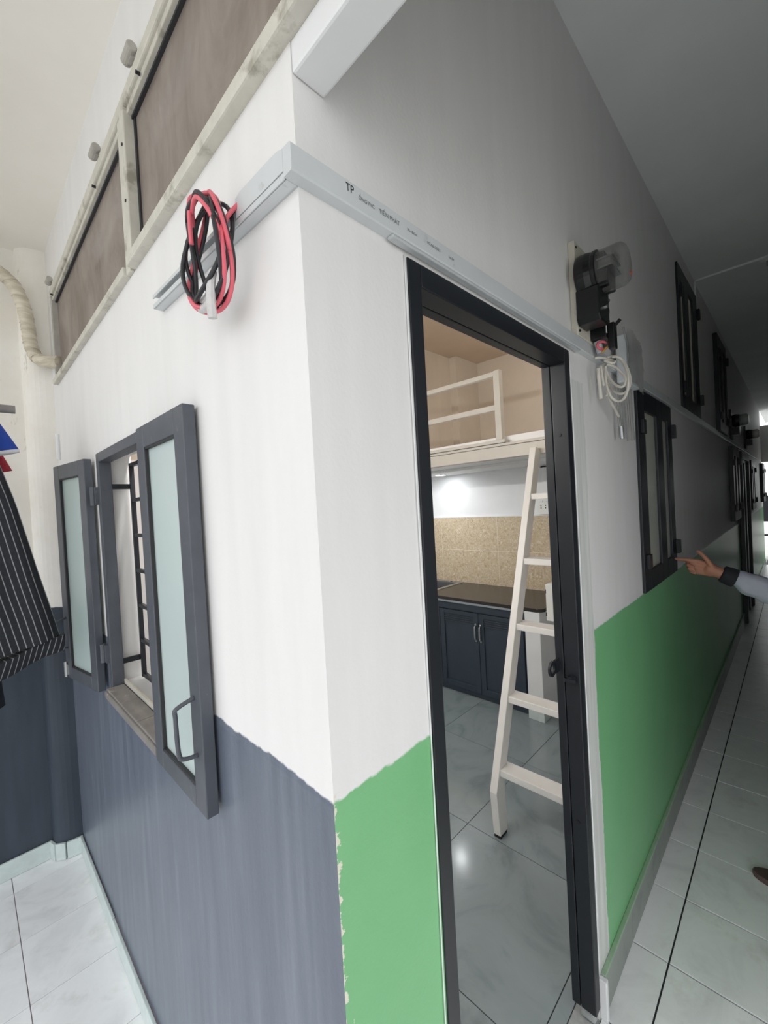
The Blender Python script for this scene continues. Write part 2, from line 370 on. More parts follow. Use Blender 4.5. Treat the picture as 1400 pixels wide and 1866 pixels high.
def holed(mb, us, zs, holes, f):
    us = sorted(set(us+[h[0] for h in holes]+[h[1] for h in holes])); zs = sorted(set(zs+[h[2] for h in holes]+[h[3] for h in holes]))
    for i in range(len(us)-1):
        j = 0
        while j < len(zs)-1:
            um = (us[i]+us[i+1])/2
            def inh(q): zm = (zs[q]+zs[q+1])/2; return any(h[0] < um < h[1] and h[2] < zm < h[3] for h in holes)
            if inh(j): j += 1; continue
            k = j
            while k+1 < len(zs)-1 and not inh(k+1): k += 1
            mb.box(*f(us[i], us[i+1], zs[j], zs[k+1])); j = k+1
    return mb

# ================================================================== structure
XE = 10.9            # far end of the corridor
YO = -1.02           # opposite wall of the corridor
struct(B(-40, 50, -40, 40, -0.3, -0.12).build('floor_bounce', 'yard'), 'pale ground outside, added to bounce skylight')  # ground slab added to bounce skylight up into the porch
# --- walls
holes = [(0.0, 0.06, 2.235, 2.66), (0.221, 0.947, -0.01, 2.03), (1.655, 2.318, 1.17, 2.035), (2.69, 3.355, 2.085, 2.945)]
struct(holed(MB(), [0.0, XE], [0.0, 3.07], holes, lambda a, b, c, d: (a, b, 0.0, 0.07, c, d)).build('wall_right', 'paint'),
       'long corridor wall, white above a green dado')
wl = MB()
holed(wl, [0.07, 2.29], [0.0, 3.3], [(0.67, 1.25, 1.012, 1.832), (0.07, 1.925, 2.235, 2.655)], lambda a, b, c, d: (0.0, 0.10, a, b, c, d))
wl.box(0.0, 0.10, YO, 0.0, 2.655, 3.3)
wl.box(0.0, 0.10, 0.0, 0.07, 3.07, 3.3)
struct(wl.build('wall_left', 'paint'), 'porch wall, white above a blue-grey dado')
struct(B(-1.35, 0.0, 2.13, 2.23, 0.0, 2.9).build('wall_back', 'old'), 'weathered end wall of the porch, navy below')
struct(B(1.05, XE, YO-0.1, YO, 0.0, 3.07).build('wall_opposite', 'dull'), 'raw grey opposite corridor wall out of view, cut short to admit light')  # unseen wall; grey tone and late start set the corridor light
struct(B(0.07, 4.2, 2.29, 2.39, 0.0, 3.3).build('wall_room_end', 'paint'), 'end wall of the room')
struct(B(3.64, 4.08, 2.20, 2.29, 1.99, 3.232).build('trim_loft_column', 'beige'), 'beige pilaster in the loft corner')
struct(B(3.10, 3.20, 0.07, 2.29, 0.0, 1.865).build('wall_kitchen', 'white'), 'white kitchen wall above the tiled splashback')
struct(B(4.08, 4.18, 0.07, 2.29, 1.99, 3.3).build('wall_loft', 'beige'), 'beige back wall of the loft')
struct(B(-1.43, -1.35, -2.3, 2.23, -0.1, 0.05).build('trim_kerb', 'old'), 'low porch kerb')
# --- beam over the corridor mouth, ceilings
struct(B(0.0, 0.12, YO-0.12, YO, 0.0, 3.07).build('trim_post', 'white', bevel=0.004), 'white post at the outer side of the corridor mouth')
struct(B(0.12, 1.05, YO-0.1, YO, 2.3, 3.07).build('wall_shade_header', 'dull'), 'unseen header added to darken the upper corridor wall')  # out of view; put in to keep light off the upper wall
struct(B(0.0, 0.055, YO, 0.0, 2.192, 2.236).build('trim_1', 'white', bevel=0.004), 'white beam over the corridor mouth')
struct(B(-1.43, 0.0, -2.3, 2.13, 2.9, 3.0).build('ceiling', 'ceil'), 'white porch ceiling')
struct(B(0.10, 13.2, YO-0.1, 0.0, 3.07, 3.17).build('ceiling_corridor', 'ceil2'), 'grey-white corridor ceiling')
struct(B(0.10, 4.2, 0.07, 2.29, 3.232, 3.3).build('ceiling_loft', 'ceil3'), 'beige loft ceiling')
# --- loft deck
struct(B(2.06, 4.08, 0.07, 2.29, 1.865, 1.99).build('ceiling_kitchen', 'white'), 'underside of the loft over the kitchen')
lb = sthing('trim_loft_edge', (2.03, 1.2, 1.85), 'cream board edge of the loft')
B(2.0, 2.06, 0.07, 2.29, 1.85, 1.924).build('fascia_board', 'loft', lb, bevel=0.003)
B(2.004, 2.06, 0.07, 2.29, 1.927, 1.943).build('edge_board', 'loft', lb, bevel=0.002)
B(1.998, 2.06, 0.78, 2.29, 1.946, 1.966).build('edge_strip', 'loft', lb, bevel=0.002)
B(2.06, 2.10, 0.07, 2.29, 1.865, 1.93).build('nosing', 'loft', lb)
B(2.45, 2.52, 0.07, 2.29, 1.845, 1.866).build('cross_batten', 'white', lb, bevel=0.003)
# --- floors: base slab with laid tiles
cache = {}
def lay(parent, rects, thick, gap, z, mat, cname):
    for (x0, x1, y0, y1) in rects:
        w = round(x1-x0-gap, 4); d = round(y1-y0-gap, 4)
        if w < 0.006 or d < 0.006: continue
        key = (cname, w, d)
        if key not in cache:
            b = min(0.0006, w/4, d/4); mb = MB(); h = thick
            vs = [(-w/2, -d/2, -h), (w/2, -d/2, -h), (w/2, d/2, -h), (-w/2, d/2, -h), (-w/2, -d/2, -b), (w/2, -d/2, -b), (w/2, d/2, -b), (-w/2, d/2, -b),
                  (-w/2+b, -d/2+b, 0), (w/2-b, -d/2+b, 0), (w/2-b, d/2-b, 0), (-w/2+b, d/2-b, 0)]
            fs = [(8, 9, 10, 11)]
            for i in range(4):
                j = (i+1) % 4; fs += [(i, j, 4+j, 4+i), (4+i, 4+j, 8+j, 8+i)]
            mb.add(vs, fs); me = mb.mesh('tile'); me.materials.append(M[mat]); cache[key] = me
        o = bpy.data.objects.new('tile', cache[key]); COL.objects.link(o); o.location = ((x0+x1)/2, (y0+y1)/2, z + random.uniform(-0.0004, 0.0004)); o.parent = parent
def cells(x0, x1, y0, y1, ox, oy, p):
    out = []; i = math.floor((x0-ox)/p)
    while ox+i*p < x1:
        a = max(x0, ox+i*p); b = min(x1, ox+(i+1)*p); j = math.floor((y0-oy)/p)
        while oy+j*p < y1:
            c = max(y0, oy+j*p); d = min(y1, oy+(j+1)*p)
            if b-a > 0.01 and d-c > 0.01: out.append((a, b, c, d))
            j += 1
        i += 1
    return out
floor = struct(B(0.0, 13.2, YO, 0.0, -0.1, -0.005).build('floor', 'grout_dark'), 'white ceramic tiled corridor floor with dark joints')
floor_p = struct(B(-1.35, 0.0, -2.3, 2.13, -0.1, -0.004).build('floor_porch', 'grout'), 'white ceramic tiled porch floor')
lay(floor_p, cells(-1.35, 0.0, -1.2, 2.13, -0.262, 2.007, 0.305), 0.008, 0.0028, 0.0, 'ptile', 'p')
lay(floor, cells(0.0, XE, YO, 0.0, -0.262, 2.007-0.305*7+0.01, 0.305), 0.008, 0.0055, 0.0, 'ptile', 'p')
floor2 = struct(B(0.10, 4.1, 0.07, 2.29, -0.1, -0.002).build('floor_room', 'grout_dark'), 'grey stone tiled floor of the room')
lay(floor2, cells(0.10, 3.10, 0.07, 2.29, 0.726, 0.114, 0.6235), 0.008, 0.003, 0.0, 'itile', 'i')
struct(B(0.221, 0.947, 0.0, 0.10, -0.1, -0.004).build('trim_threshold', 'cement'), 'cement door threshold')
# --- skirting
bl = struct(B(-0.008, 0.0, 0.0, 2.06, 0.0, 0.074).build('baseboard_left', 'grout'), 'pale tile skirting of the porch wall')
for k in range(8):
    a = 2.05-0.305*(k+1); b = 2.05-0.305*k
    MB().box(-0.014, -0.004, max(a, 0.005), b-0.002, 0.001, 0.078+random.uniform(-0.002, 0.003)).build('tile', 'skirt', bl, bevel=0.002)
    if a < 0: break
bb = struct(B(-1.35, -0.11, 2.122, 2.13, 0.0, 0.078).build('baseboard_back', 'grout'), 'pale tile skirting of the end wall')
for k in range(4):
    MB().box(-0.112-0.305*(k+1)+0.002, -0.112-0.305*k, 2.116, 2.127, 0.001, 0.084+random.uniform(-0.003, 0.003)).build('tile', 'skirt', bb, bevel=0.002)
br = struct(B(0.965, XE, -0.008, 0.0, 0.0, 0.118).build('baseboard_right', 'grout_dark'), 'grey tile skirting of the corridor wall')
x = 0.968; k = 0
while x < XE-0.01:
    e = min(XE, -0.262+0.305*(k+5)); k += 1
    if e <= x+0.01: continue
    MB().box(x, e-0.002, -0.012, -0.004, 0.001, 0.118).build('tile', 'skirt_dark', br, bevel=0.0015); x = e
B(0.968, XE, -0.014, 0.0, 0.118, 0.127).build('top_edge', 'lime', br, bevel=0.002)
B(0.950, 0.967, -0.022, 0.0, 0.0, 0.125).build('end_cap', 'white', br, bevel=0.003)
# --- round corner pilaster of the porch
cp = []
for i in range(9):
    t = math.pi/2*i/8; cp.append((-0.108*math.cos(t)**0.8, 2.13-0.075*math.sin(t)**0.8))
cp = cp + [(0.0, 2.13)]
struct(MB().prism(cp, lambda a, b, h: (a, b, h), 0.0, 2.9).build('trim_2', 'old', smooth=False), 'rounded corner pilaster of the porch')
cb = sthing('baseboard_corner', (-0.05, 2.09, 0.0), 'pale tile pieces around the corner pilaster')
sk = []
for i in range(4):
    t = math.pi/2*i/3; sk.append(Vector((-0.118*max(math.cos(t), 0)**0.8, 2.13-0.085*math.sin(t)**0.8, 0)))
for i in range(3):
    a, b = sk[i], sk[i+1]; d = (b-a).normalized()*0.0025
    MB().beam(a+d+Vector((0, 0, 0.041)), b-d+Vector((0, 0, 0.041)), 0.012, 0.078).build('tile', 'skirt', cb, bevel=0.002)

# ================================================================== door frame (door_1)
d1 = sthing('door_1', (0.58, 0.03, 0.0), 'black metal door frame of the open room')
def jamb(x0, x1, xs, z0=0.0):
    B(x0, x1, -0.003, 0.0415, z0, 2.03).build('jamb', 'black', d1, bevel=0.0025)
    B(min(x0, x1), max(x0, x1), 0.0435, 0.068, z0, 2.03).build('jamb_stop', 'black', d1, bevel=0.002)
jamb(0.221, 0.257, 0); jamb(0.911, 0.947, 0, 0.038)
B(0.257, 0.911, -0.003, 0.0415, 1.988, 2.03).build('header', 'black', d1, bevel=0.0025)
B(0.257, 0.911, 0.0435, 0.068, 1.988, 2.03).build('header_stop', 'black', d1, bevel=0.002)
mb = MB()
for (cx, r) in ((0.0, 0.0),):
    n = 20; ro, ri = 0.023, 0.012; c = Vector((0.866, 0.06, 1.088))
    for yy in (-0.003, 0.003):
        for rr in (ro, ri):
            for j in range(n):
                t = 2*math.pi*j/n; mb.v.append((c.x+rr*math.cos(t), c.y+yy, c.z+rr*math.sin(t)))
    for j in range(n):
        q = (j+1) % n
        mb.f += [(j, q, n+q, n+j), (2*n+j, 3*n+j, 3*n+q, 2*n+q), (j, 2*n+j, 2*n+q, q), (n+j, n+q, 3*n+q, 3*n+j)]
mb.box(0.884, 0.912, 0.057, 0.063, 1.068, 1.108)
mb.build('padlock_eye', 'black', d1)
mb = MB(); mb.tube([(0.908, 0.020, 1.052), (0.896, 0.020, 1.052)], [0.014, 0.011], 14); mb.box(0.893, 0.900, 0.004, 0.036, 1.046, 1.058); mb.build('lock_knob', 'black', d1, smooth=False)
for z in (1.78, 0.62): MB().tube([(0.912, 0.022, z), (0.9085, 0.022, z)], 0.005, 10).build('screw', 'bake', d1)
MB().box(0.918, 0.948, 0.004, 0.05, 0.0, 0.04).build('cement_foot', 'cement', d1, bevel=0.008)
mb = MB(); mb.tube(smoothpath([(0.214, -0.002, 2.03), (0.213, -0.003, 1.6), (0.216, -0.002, 1.2), (0.212, -0.003, 0.6), (0.216, -0.002, 0.0)], 6), 0.0014, 6)
mb.build('filler_bead', 'white', d1, smooth=True)
mb = MB(); mb.tube(smoothpath([(0.951, -0.002, 2.02), (0.953, -0.003, 1.5), (0.950, -0.003, 1.0), (0.954, -0.003, 0.5), (0.952, -0.002, 0.13)], 6), 0.0022, 6)
mb.build('filler_bead', 'white', d1, smooth=True)

# ================================================================== transom windows above the porch wall (window_2)
w2 = sthing('window_2', (0.02, 0.9, 2.235), 'dusty transom glazing above the porch wall and corridor mouth')
yE = 1.925
B(-0.022, 0.06, YO, 0.712, 2.235, 2.262).build('sill_rail', 'alu', w2, bevel=0.004)
B(-0.008, 0.03, YO, 0.712, 2.262, 2.278).build('glazing_bead', 'alu', w2, bevel=0.003)
B(-0.012, 0.05, YO, yE, 2.628, 2.66).build('top_rail', 'alu', w2, bevel=0.004)
B(-0.004, 0.03, YO, yE, 2.612, 2.628).build('glazing_bead', 'alu', w2, bevel=0.002)
B(-0.014, 0.05, 0.690, 0.722, 2.262, 2.628).build('mullion', 'alu', w2, bevel=0.003)
B(-0.010, 0.04, 0.722, 0.757, 2.236, 2.628).build('mullion', 'alu', w2, bevel=0.003)
B(-0.018, 0.05, 0.757, yE, 2.235, 2.258).build('sill_rail', 'alu', w2, bevel=0.003)
B(-0.008, 0.05, yE-0.025, yE, 2.258, 2.628).build('side_rail', 'alu_grey', w2, bevel=0.002)
B(0.010, 0.02, 0.757, 0.765, 2.258, 2.612).build('gasket', 'dark_gasket', w2); B(0.010, 0.02, 0.678, 0.690, 2.278, 2.612).build('gasket', 'dark_gasket', w2)
B(0.006, 0.018, YO, yE-0.02, 2.605, 2.613).build('gasket', 'dark_gasket', w2)
B(0.014, 0.019, 0.755, yE-0.02, 2.25, 2.62).build('pane', 'dusty', w2); B(0.014, 0.019, YO, 0.69, 2.27, 2.62).build('pane', 'dusty', w2)
for y in (0.60, 0.958, 1.86):
    mb = MB(); L = 0.026
    mb.lathe([(0.010, -L), (0.0115, -L+0.002), (0.0115, L-0.002), (0.010, L)], (-0.018, y, 2.678), (0, 1, 0), 16); mb.box(-0.018, 0.0, y-0.012, y+0.012, 2.664, 2.670)
    mb.build('hinge_barrel', 'alu_grey', w2, smooth=False)
for y, z in ((0.57, 2.617), (1.02, 2.617), (0.705, 2.54), (0.705, 2.4), (1.86, 2.62)): MB().tube([(-0.006, y, z), (-0.016, y, z)], 0.004, 8).build('screw', 'bake', w2)

# ================================================================== porch window (window_1)
w1 = sthing('window_1', (0.03, 0.96, 1.01), 'porch window with slate frame, two opened frosted sashes and a grille')
def bar(name, y0, y1, z0, z1, x0=-0.006, x1=0.032): B(x0, x1, y0, y1, z0, z1).build(name, 'frame', w1, bevel=0.002)
bar('jamb', 1.222, 1.252, 1.012, 1.834); bar('jamb', 0.668, 0.698, 1.012, 1.834); bar('header', 0.698, 1.222, 1.803, 1.834)
sl = MB().box(-0.030, 0.032, 0.698, 1.222, 1.000, 1.022)
for i, y in enumerate((0.70, 0.874, 1.048)): pass
sl.build('sill_rail', 'sill', w1, bevel=0.003)
for i in range(3): B(-0.024, 0.028, 0.70+i*0.174, 0.70+(i+1)*0.174-0.003, 1.022, 1.030).build('tile', 'sill', w1, bevel=0.002)
B(0.030, 0.036, 0.70, 1.222, 1.03, 1.045).build('sill_lip', 'alu', w1)
B(0.036, 0.10, 0.67, 1.25, 1.004, 1.03).build('inner_sill', 'white', w1)
# sashes: built in their own frame (u along width from hinge, x outwards), then placed
def sash(hinge, direc, normal, width, label):
    h = Vector(hinge); d = Vector(direc).normalized(); n = Vector(normal).normalized(); T = 0.025; z0, z1 = 0.998, 1.822
    Mx = Matrix(((d.x, n.x, 0, h.x), (d.y, n.y, 0, h.y), (0, 0, 1, 0), (0, 0, 0, 1)))
    def put(mb, name, mat, parent, bevel=0.0, smooth=False):
        mb.v = [tuple(Mx @ Vector(p)) for p in mb.v]; return mb.build(name, mat, parent, bevel=bevel, smooth=smooth)
    st = 0.053
    fr = MB(); fr.box(0, st, 0, T, z0, z1); fr.box(width-st, width, 0, T, z0, z1); fr.box(st, width-st, 0, T, z1-st, z1); fr.box(st, width-st, 0, T, z0, z0+0.045)
    s = put(fr, 'sash', 'frame', w1, 0.002); s['label'] = label; s['_base'] = (0, 0, 0)
    def sub(mb, name, mat, bevel=0.0, smooth=False):
        o = put(mb, name, mat, None, bevel, smooth); o.parent = s; o.matrix_parent_inverse = Matrix.Identity(4); return o
    sub(MB().box(st-0.004, width-st+0.004, 0.010, 0.015, z0+0.042, z1-st+0.004), 'pane', 'frost')
    b = MB(); a = st
    for (u0, u1, c0, c1) in ((a, a+0.004, z0+0.045, z1-a), (width-a-0.004, width-a, z0+0.045, z1-a), (a, width-a, z1-a-0.004, z1-a), (a, width-a, z0+0.045, z0+0.05)): b.box(u0, u1, 0.0155, T-0.002, c0, c1)
    sub(b, 'glazing_bead', 'dark_gasket')
    u = width-0.030
    hp = [(u, T-0.003, 1.235), (u-0.004, T+0.034, 1.222), (u-0.004, T+0.036, 1.205), (u-0.004, T+0.034, 1.135), (u-0.002, T+0.026, 1.120), (u, T-0.003, 1.117)]
    sub(MB().tube(smoothpath(hp, 4), 0.0045, 8), 'handle', 'frame', smooth=True)
    return s, sub
sR, subR = sash((-0.007, 0.682, 0), (0, -1, 0), (-1, 0, 0), 0.306, 'sash folded back flat against the white wall')
sL, subL = sash((-0.010, 1.300, 0), (-0.155, 0.988, 0), (-0.988, -0.155, 0), 0.300, 'sash swung open towards the end wall')
subL(MB().tube([(0.287, 0.030, 1.002), (0.287, 0.030, 1.06)], 0.006, 8).box(0.27, 0.30, 0.024, 0.028, 1.01, 1.05), 'bolt', 'steel')
for z in (1.688, 1.14):
    MB().tube([(-0.018, 1.268, z-0.032), (-0.018, 1.268, z+0.032)], 0.009, 10).box(-0.016, -0.006, 1.24, 1.268, z-0.03, z+0.03).build('hinge', 'frame', w1)
    MB().tube([(-0.012, 0.676, z-0.032), (-0.012, 0.676, z+0.032)], 0.007, 10).build('hinge', 'frame', w1)
# grille at the inner face
gr = empty('grille', (0.09, 0.96, 1.04)); attach(gr, w1)
gm = 'black'
def gbar(name, *a):
    o = MB().box(*a).build(name, gm, None); o.parent = gr; o.matrix_parent_inverse = Matrix.Translation(-Vector((0.09, 0.96, 1.04)))
gx0, gx1 = 0.082, 0.096
gr.location = (0.09, 0.96, 1.04)
for y in (0.705, 0.835, 0.965, 1.095, 1.205): gbar('upright', gx0, gx1, y-0.006, y+0.006, 1.04, 1.80)
for k in range(7):
    z = 1.048+k*(0.745/6); gbar('rung', gx0+0.001, gx1-0.001, 0.70, 1.21, z-0.006, z+0.006)
for z in (1.718, 1.109): gbar('anchor_strap', 0.030, 0.084, 1.215, 1.221, z-0.009, z+0.009)
struct(MB().tube([(-0.006, 1.985, 1.90), (-0.006, 1.985, 2.02)], 0.009, 10).build('trim_3', 'white'), 'short white conduit stub by the pilaster')

# ================================================================== cable trunking
t1 = thing('cable_trunking', (0.0, 0.27, 2.04), 'open grey trunking channel under the red and black wire coil', 'cable trunking')
def sheared(mb): mb.v = [(p[0], p[1], p[2]+0.0245*max(p[1], 0)/0.53) for p in mb.v]; return mb
sheared(B(-0.003, 0.0, 0.0, 0.532, 2.040, 2.070)).build('back_plate', 'pvc_grey', t1)
sheared(MB().box(-0.020, -0.003, 0.0, 0.533, 2.040, 2.0425).box(-0.0215, -0.0185, 0.0, 0.532, 2.040, 2.049)).build('lower_lip', 'pvc', t1)
sheared(MB().box(-0.020, -0.003, 0.0, 0.532, 2.0665, 2.069).box(-0.0215, -0.019, 0.0, 0.532, 2.062, 2.069)).build('upper_lip', 'pvc', t1)
pc = [(0.0005, 2.050), (0.134, 2.050), (0.134, 2.080), (0.118, 2.084), (0.03, 2.0835), (0.012, 2.0825), (0.0005, 2.079)]
sheared(MB().prism(pc, lambda a, b, h: (h, a, b), -0.0225, -0.0)).build('cover_piece', 'pvc', t1)
t2 = thing('cable_trunking', (3.0, -0.01, 2.04), 'long printed pale trunking over the black door frame along the corridor', 'cable trunking')
mb = MB(); PR = [(0.0, 2.041), (-0.017, 2.0415), (-0.019, 2.0435), (-0.019, 2.0765), (-0.017, 2.0785), (0.0, 2.079)]
mb.prism(PR, lambda a, b, h: (h, a, b), -0.0225, 1.35); mb.build('cover', 'pvc', t2)
mb = MB(); mb.prism(PR, lambda a, b, h: (h, a*0.8, b+0.004), 1.35, 9.3); mb.build('cover', 'pvc', t2)
B(0.17, 1.0, -0.0175, -0.004, 2.0355, 2.0415).build('base_channel', 'pvc_grey', t2, bevel=0.002)
def text(s, x, z, size, mat, parent, wscale=1.0):
    cu = bpy.data.curves.new('print', 'FONT'); cu.body = s; cu.size = size; cu.align_x = 'LEFT'; cu.align_y = 'CENTER'; cu.extrude = 0.0
    o = bpy.data.objects.new('tmp', cu); COL.objects.link(o); bpy.context.view_layer.update()
    me = bpy.data.meshes.new_from_object(o.evaluated_get(bpy.context.evaluated_depsgraph_get())); bpy.data.objects.remove(o, do_unlink=True)
    for v in me.vertices: v.co = Vector((x+v.co.x*wscale, -0.0196, z+v.co.y))
    me.materials.clear(); o = link('print', me, mat, parent); return o
text('TP', 0.070, 2.0655, 0.017, 'ink', t2, 0.85)
text('\u1ed0NG PVC', 0.095, 2.061, 0.0085, 'ink2', t2, 0.9); text('TI\u1ebeN PH\u00c1T', 0.138, 2.061, 0.0100, 'ink2', t2, 0.95)
text('39x18x2m', 0.204, 2.061, 0.0065, 'ink2', t2, 0.95); text('07-06-2023', 0.258, 2.0605, 0.0075, 'ink2', t2, 1.1); text('16:34', 0.322, 2.060, 0.0065, 'ink2', t2, 1.2)

# ================================================================== coil of red and black wire
wc = thing('wire_coil', (-0.05, 0.185, 1.96), 'loop of red and black wire hanging from the open trunking', 'wire coil')
cy, cz = 0.187, 2.018
def loop(k, ry, rz, x0, ph, tw, turns=1.0):
    pts = []
    for i in range(int(44*turns)+1):
        t = ph + 2*math.pi*i/44
        w = math.sin(t*tw+k)
        top = 0.5+0.5*math.sin(t)
        pts.append((x0 + 0.007*w + 0.004*math.sin(2*t+k), cy + (ry+0.0035*math.cos(t*tw+k*1.3))*math.cos(t)*(1-0.10*math.sin(t)), cz + (rz+0.003*w)*math.sin(t)))
    return pts
spec = [('wblack', 0.060, 0.082, -0.042, 0.0, 2), ('red', 0.063, 0.086, -0.050, 0.4, 3), ('wblack', 0.057, 0.077, -0.056, 0.9, 2), ('wblack', 0.059, 0.080, -0.036, 1.6, 2), ('wblack', 0.064, 0.089, -0.046, 2.2, 3), ('wblack', 0.061, 0.084, -0.052, 2.9, 2), ('red', 0.066, 0.091, -0.044, 3.4, 2)]
for k, (m_, ry, rz, x0, ph, tw) in enumerate(spec):
    MB().tube(loop(k, ry, rz, x0, ph, tw), 0.0036, 7).build('red_wire' if m_ == 'red' else 'black_wire', m_, wc, smooth=True)
MB().tube(smoothpath([(-0.014, 0.128, 2.085), (-0.024, 0.132, 2.072), (-0.038, 0.134, 2.05), (-0.046, 0.130, 2.02), (-0.050, 0.134, 1.985)], 6), 0.0034, 7).build('red_wire', 'red', wc, smooth=True)
MB().tube(smoothpath([(-0.012, 0.136, 2.088), (-0.024, 0.140, 2.070), (-0.040, 0.141, 2.045), (-0.048, 0.138, 2.01), (-0.046, 0.142, 1.975)], 6), 0.0034, 7).build('black_wire', 'wblack', wc, smooth=True)
# cross-over wrap
MB().tube(smoothpath([(-0.060, 0.215, 2.04), (-0.064, 0.207, 2.075), (-0.064, 0.200, 2.104), (-0.045, 0.196, 2.112), (-0.032, 0.2, 2.09)], 6), 0.0036, 7).build('red_wire', 'red', wc, smooth=True)
MB().tube(smoothpath([(-0.058, 0.21, 2.095), (-0.066, 0.175, 2.098), (-0.066, 0.150, 2.078), (-0.060, 0.130, 2.045), (-0.052, 0.128, 2.03)], 6), 0.0036, 7).build('black_wire', 'wblack', wc, smooth=True)
MB().tube(smoothpath([(-0.060, 0.208, 2.085), (-0.068, 0.172, 2.088), (-0.067, 0.146, 2.066), (-0.062, 0.126, 2.034), (-0.052, 0.128, 2.015)], 6), 0.0036, 7).build('red_wire', 'red', wc, smooth=True)
mb = MB(); mb.tube(smoothpath([(-0.056, 0.152, 1.972), (-0.060, 0.154, 1.950), (-0.060, 0.157, 1.925), (-0.058, 0.159, 1.902)], 4), [0.006]*4+[0.0065]*5+[0.007]*4, 8); mb.build('tape_tail', 'tape', wc)
for (a, b) in ((0.205, 0.168), (0.215, 0.165)):
    z = 1.935 if a > 0.21 else 1.946
    MB().tube(smoothpath([(-0.050, a, z+0.004), (-0.052, (a+b)/2, z-0.003), (-0.054, b, z)], 5), 0.0075, 8).build('tape_wrap', 'tape', wc, smooth=True)

# ================================================================== electric meter on its board
em = thing('electric_meter', (1.03, -0.02, 2.06), 'large round black electric meter with glass cover beside the doorway', 'electric meter')
B(0.982, 1.14, -0.020, 0.0, 2.079, 2.362).build('backing_board', 'board', em, bevel=0.003)
for z in (2.345, 2.095): MB().tube([(0.994, -0.0205, z), (0.994, -0.023, z)], 0.004, 8).build('screw', 'bake', em)
mc = (1.017, -0.020, 2.252)
MB().lathe([(0.055, 0.0), (0.064, 0.004), (0.066, 0.012), (0.066, 0.030), (0.062, 0.046), (0.064, 0.050), (0.064, 0.058), (0.058, 0.060)], mc, (0, -1, 0), 36).build('base', 'bake', em, smooth=False)
mb = MB(); prof = [(0.0595, 0.058), (0.0595, 0.112), (0.057, 0.122), (0.050, 0.129), (0.02, 0.131)]
mb.lathe(prof, mc, (0, -1, 0), 36); mb.build('glass_cover', 'mglass', em, smooth=True)
B(0.978, 1.056, -0.108, -0.080, 2.196, 2.243).build('magnet_block', 'bake', em, bevel=0.004)
B(0.972, 1.060, -0.122, -0.080, 2.243, 2.248).build('frame_plate', 'steel', em); B(0.972, 1.060, -0.122, -0.080, 2.268, 2.273).build('frame_plate', 'steel', em)
B(0.980, 1.052, -0.116, -0.084, 2.248, 2.268).build('counter_drum', 'dial', em)
B(0.985, 1.045, -0.100, -0.080, 2.276, 2.298).build('coil_block', 'bake', em, bevel=0.004)
B(0.99, 1.04, -0.125, -0.118, 2.278, 2.290).build('dial_plate', 'dial', em)
MB().tube([(1.047, -0.149, 2.232), (1.047, -0.152, 2.232)], 0.006, 12).build('seal_sticker', 'orange', em)
mb = MB(); mb.prism([(0.972, 2.205), (1.064, 2.205), (1.064, 2.120), (1.050, 2.105), (0.984, 2.105), (0.972, 2.120)], lambda a, b, h: (a, h, b), -0.020, -0.085); mb.build('terminal_box', 'bake', em, bevel=0.004)
MB().tube([(1.02, -0.085, 2.15), (1.02, -0.092, 2.15)], 0.006, 10).build('terminal_screw', 'steel', em)
MB().tube([(1.06, -0.075, 2.185), (1.06, -0.085, 2.178)], 0.007, 10).build('terminal_screw', 'steel', em)
MB().tube(smoothpath([(1.064, -0.06, 2.165), (1.090, -0.068, 2.180), (1.104, -0.07, 2.170), (1.100, -0.068, 2.152), (1.074, -0.06, 2.138)], 6), 0.0042, 8).build('seal_loop', 'bake', em, smooth=True)
cbk = thing('circuit_breaker', (1.10, -0.03, 2.08), 'small black breaker block hanging under the electric meter', 'circuit breaker')
mb = MB(); mb.box(1.085, 1.135, -0.066, -0.0205, 2.085, 2.150); mb.box(1.10, 1.13, -0.086, -0.066, 2.05, 2.130); mb.build('body', 'bake', cbk, bevel=0.003)
mb = MB(); mb.beam((1.115, -0.080, 2.118), (1.125, -0.096, 2.137), 0.012, 0.010); mb.build('switch_lever', 'bake', cbk)
B(1.088, 1.094, -0.0675, -0.0655, 2.098, 2.120).build('label_strip', 'cream', cbk)
B(1.138, 1.20, -0.065, -0.022, 2.085, 2.14).build('side_block', 'bake', cbk, bevel=0.006)
MB().tube(smoothpath([(1.092, -0.066, 2.128), (1.116, -0.075, 2.128), (1.132, -0.08, 2.108), (1.126, -0.078, 2.08), (1.10, -0.06, 2.055), (1.09, -0.05, 2.04)], 6), 0.0026, 6).build('yellow_wire', 'yellow', cbk, smooth=True)
MB().tube([(1.105, -0.035, 2.085), (1.115, -0.040, 2.050)], 0.011, 12).build('plug_stub', 'pvc_grey', cbk)
pts = []
for i in range(15): t = math.pi*2*i/17+0.6; pts.append((1.10+0.013*math.cos(t), -0.050-0.011*math.cos(t), 2.066+0.012*math.sin(t)))
MB().tube(pts, 0.004, 8).build('red_wire_ring', 'red', cbk, smooth=True)
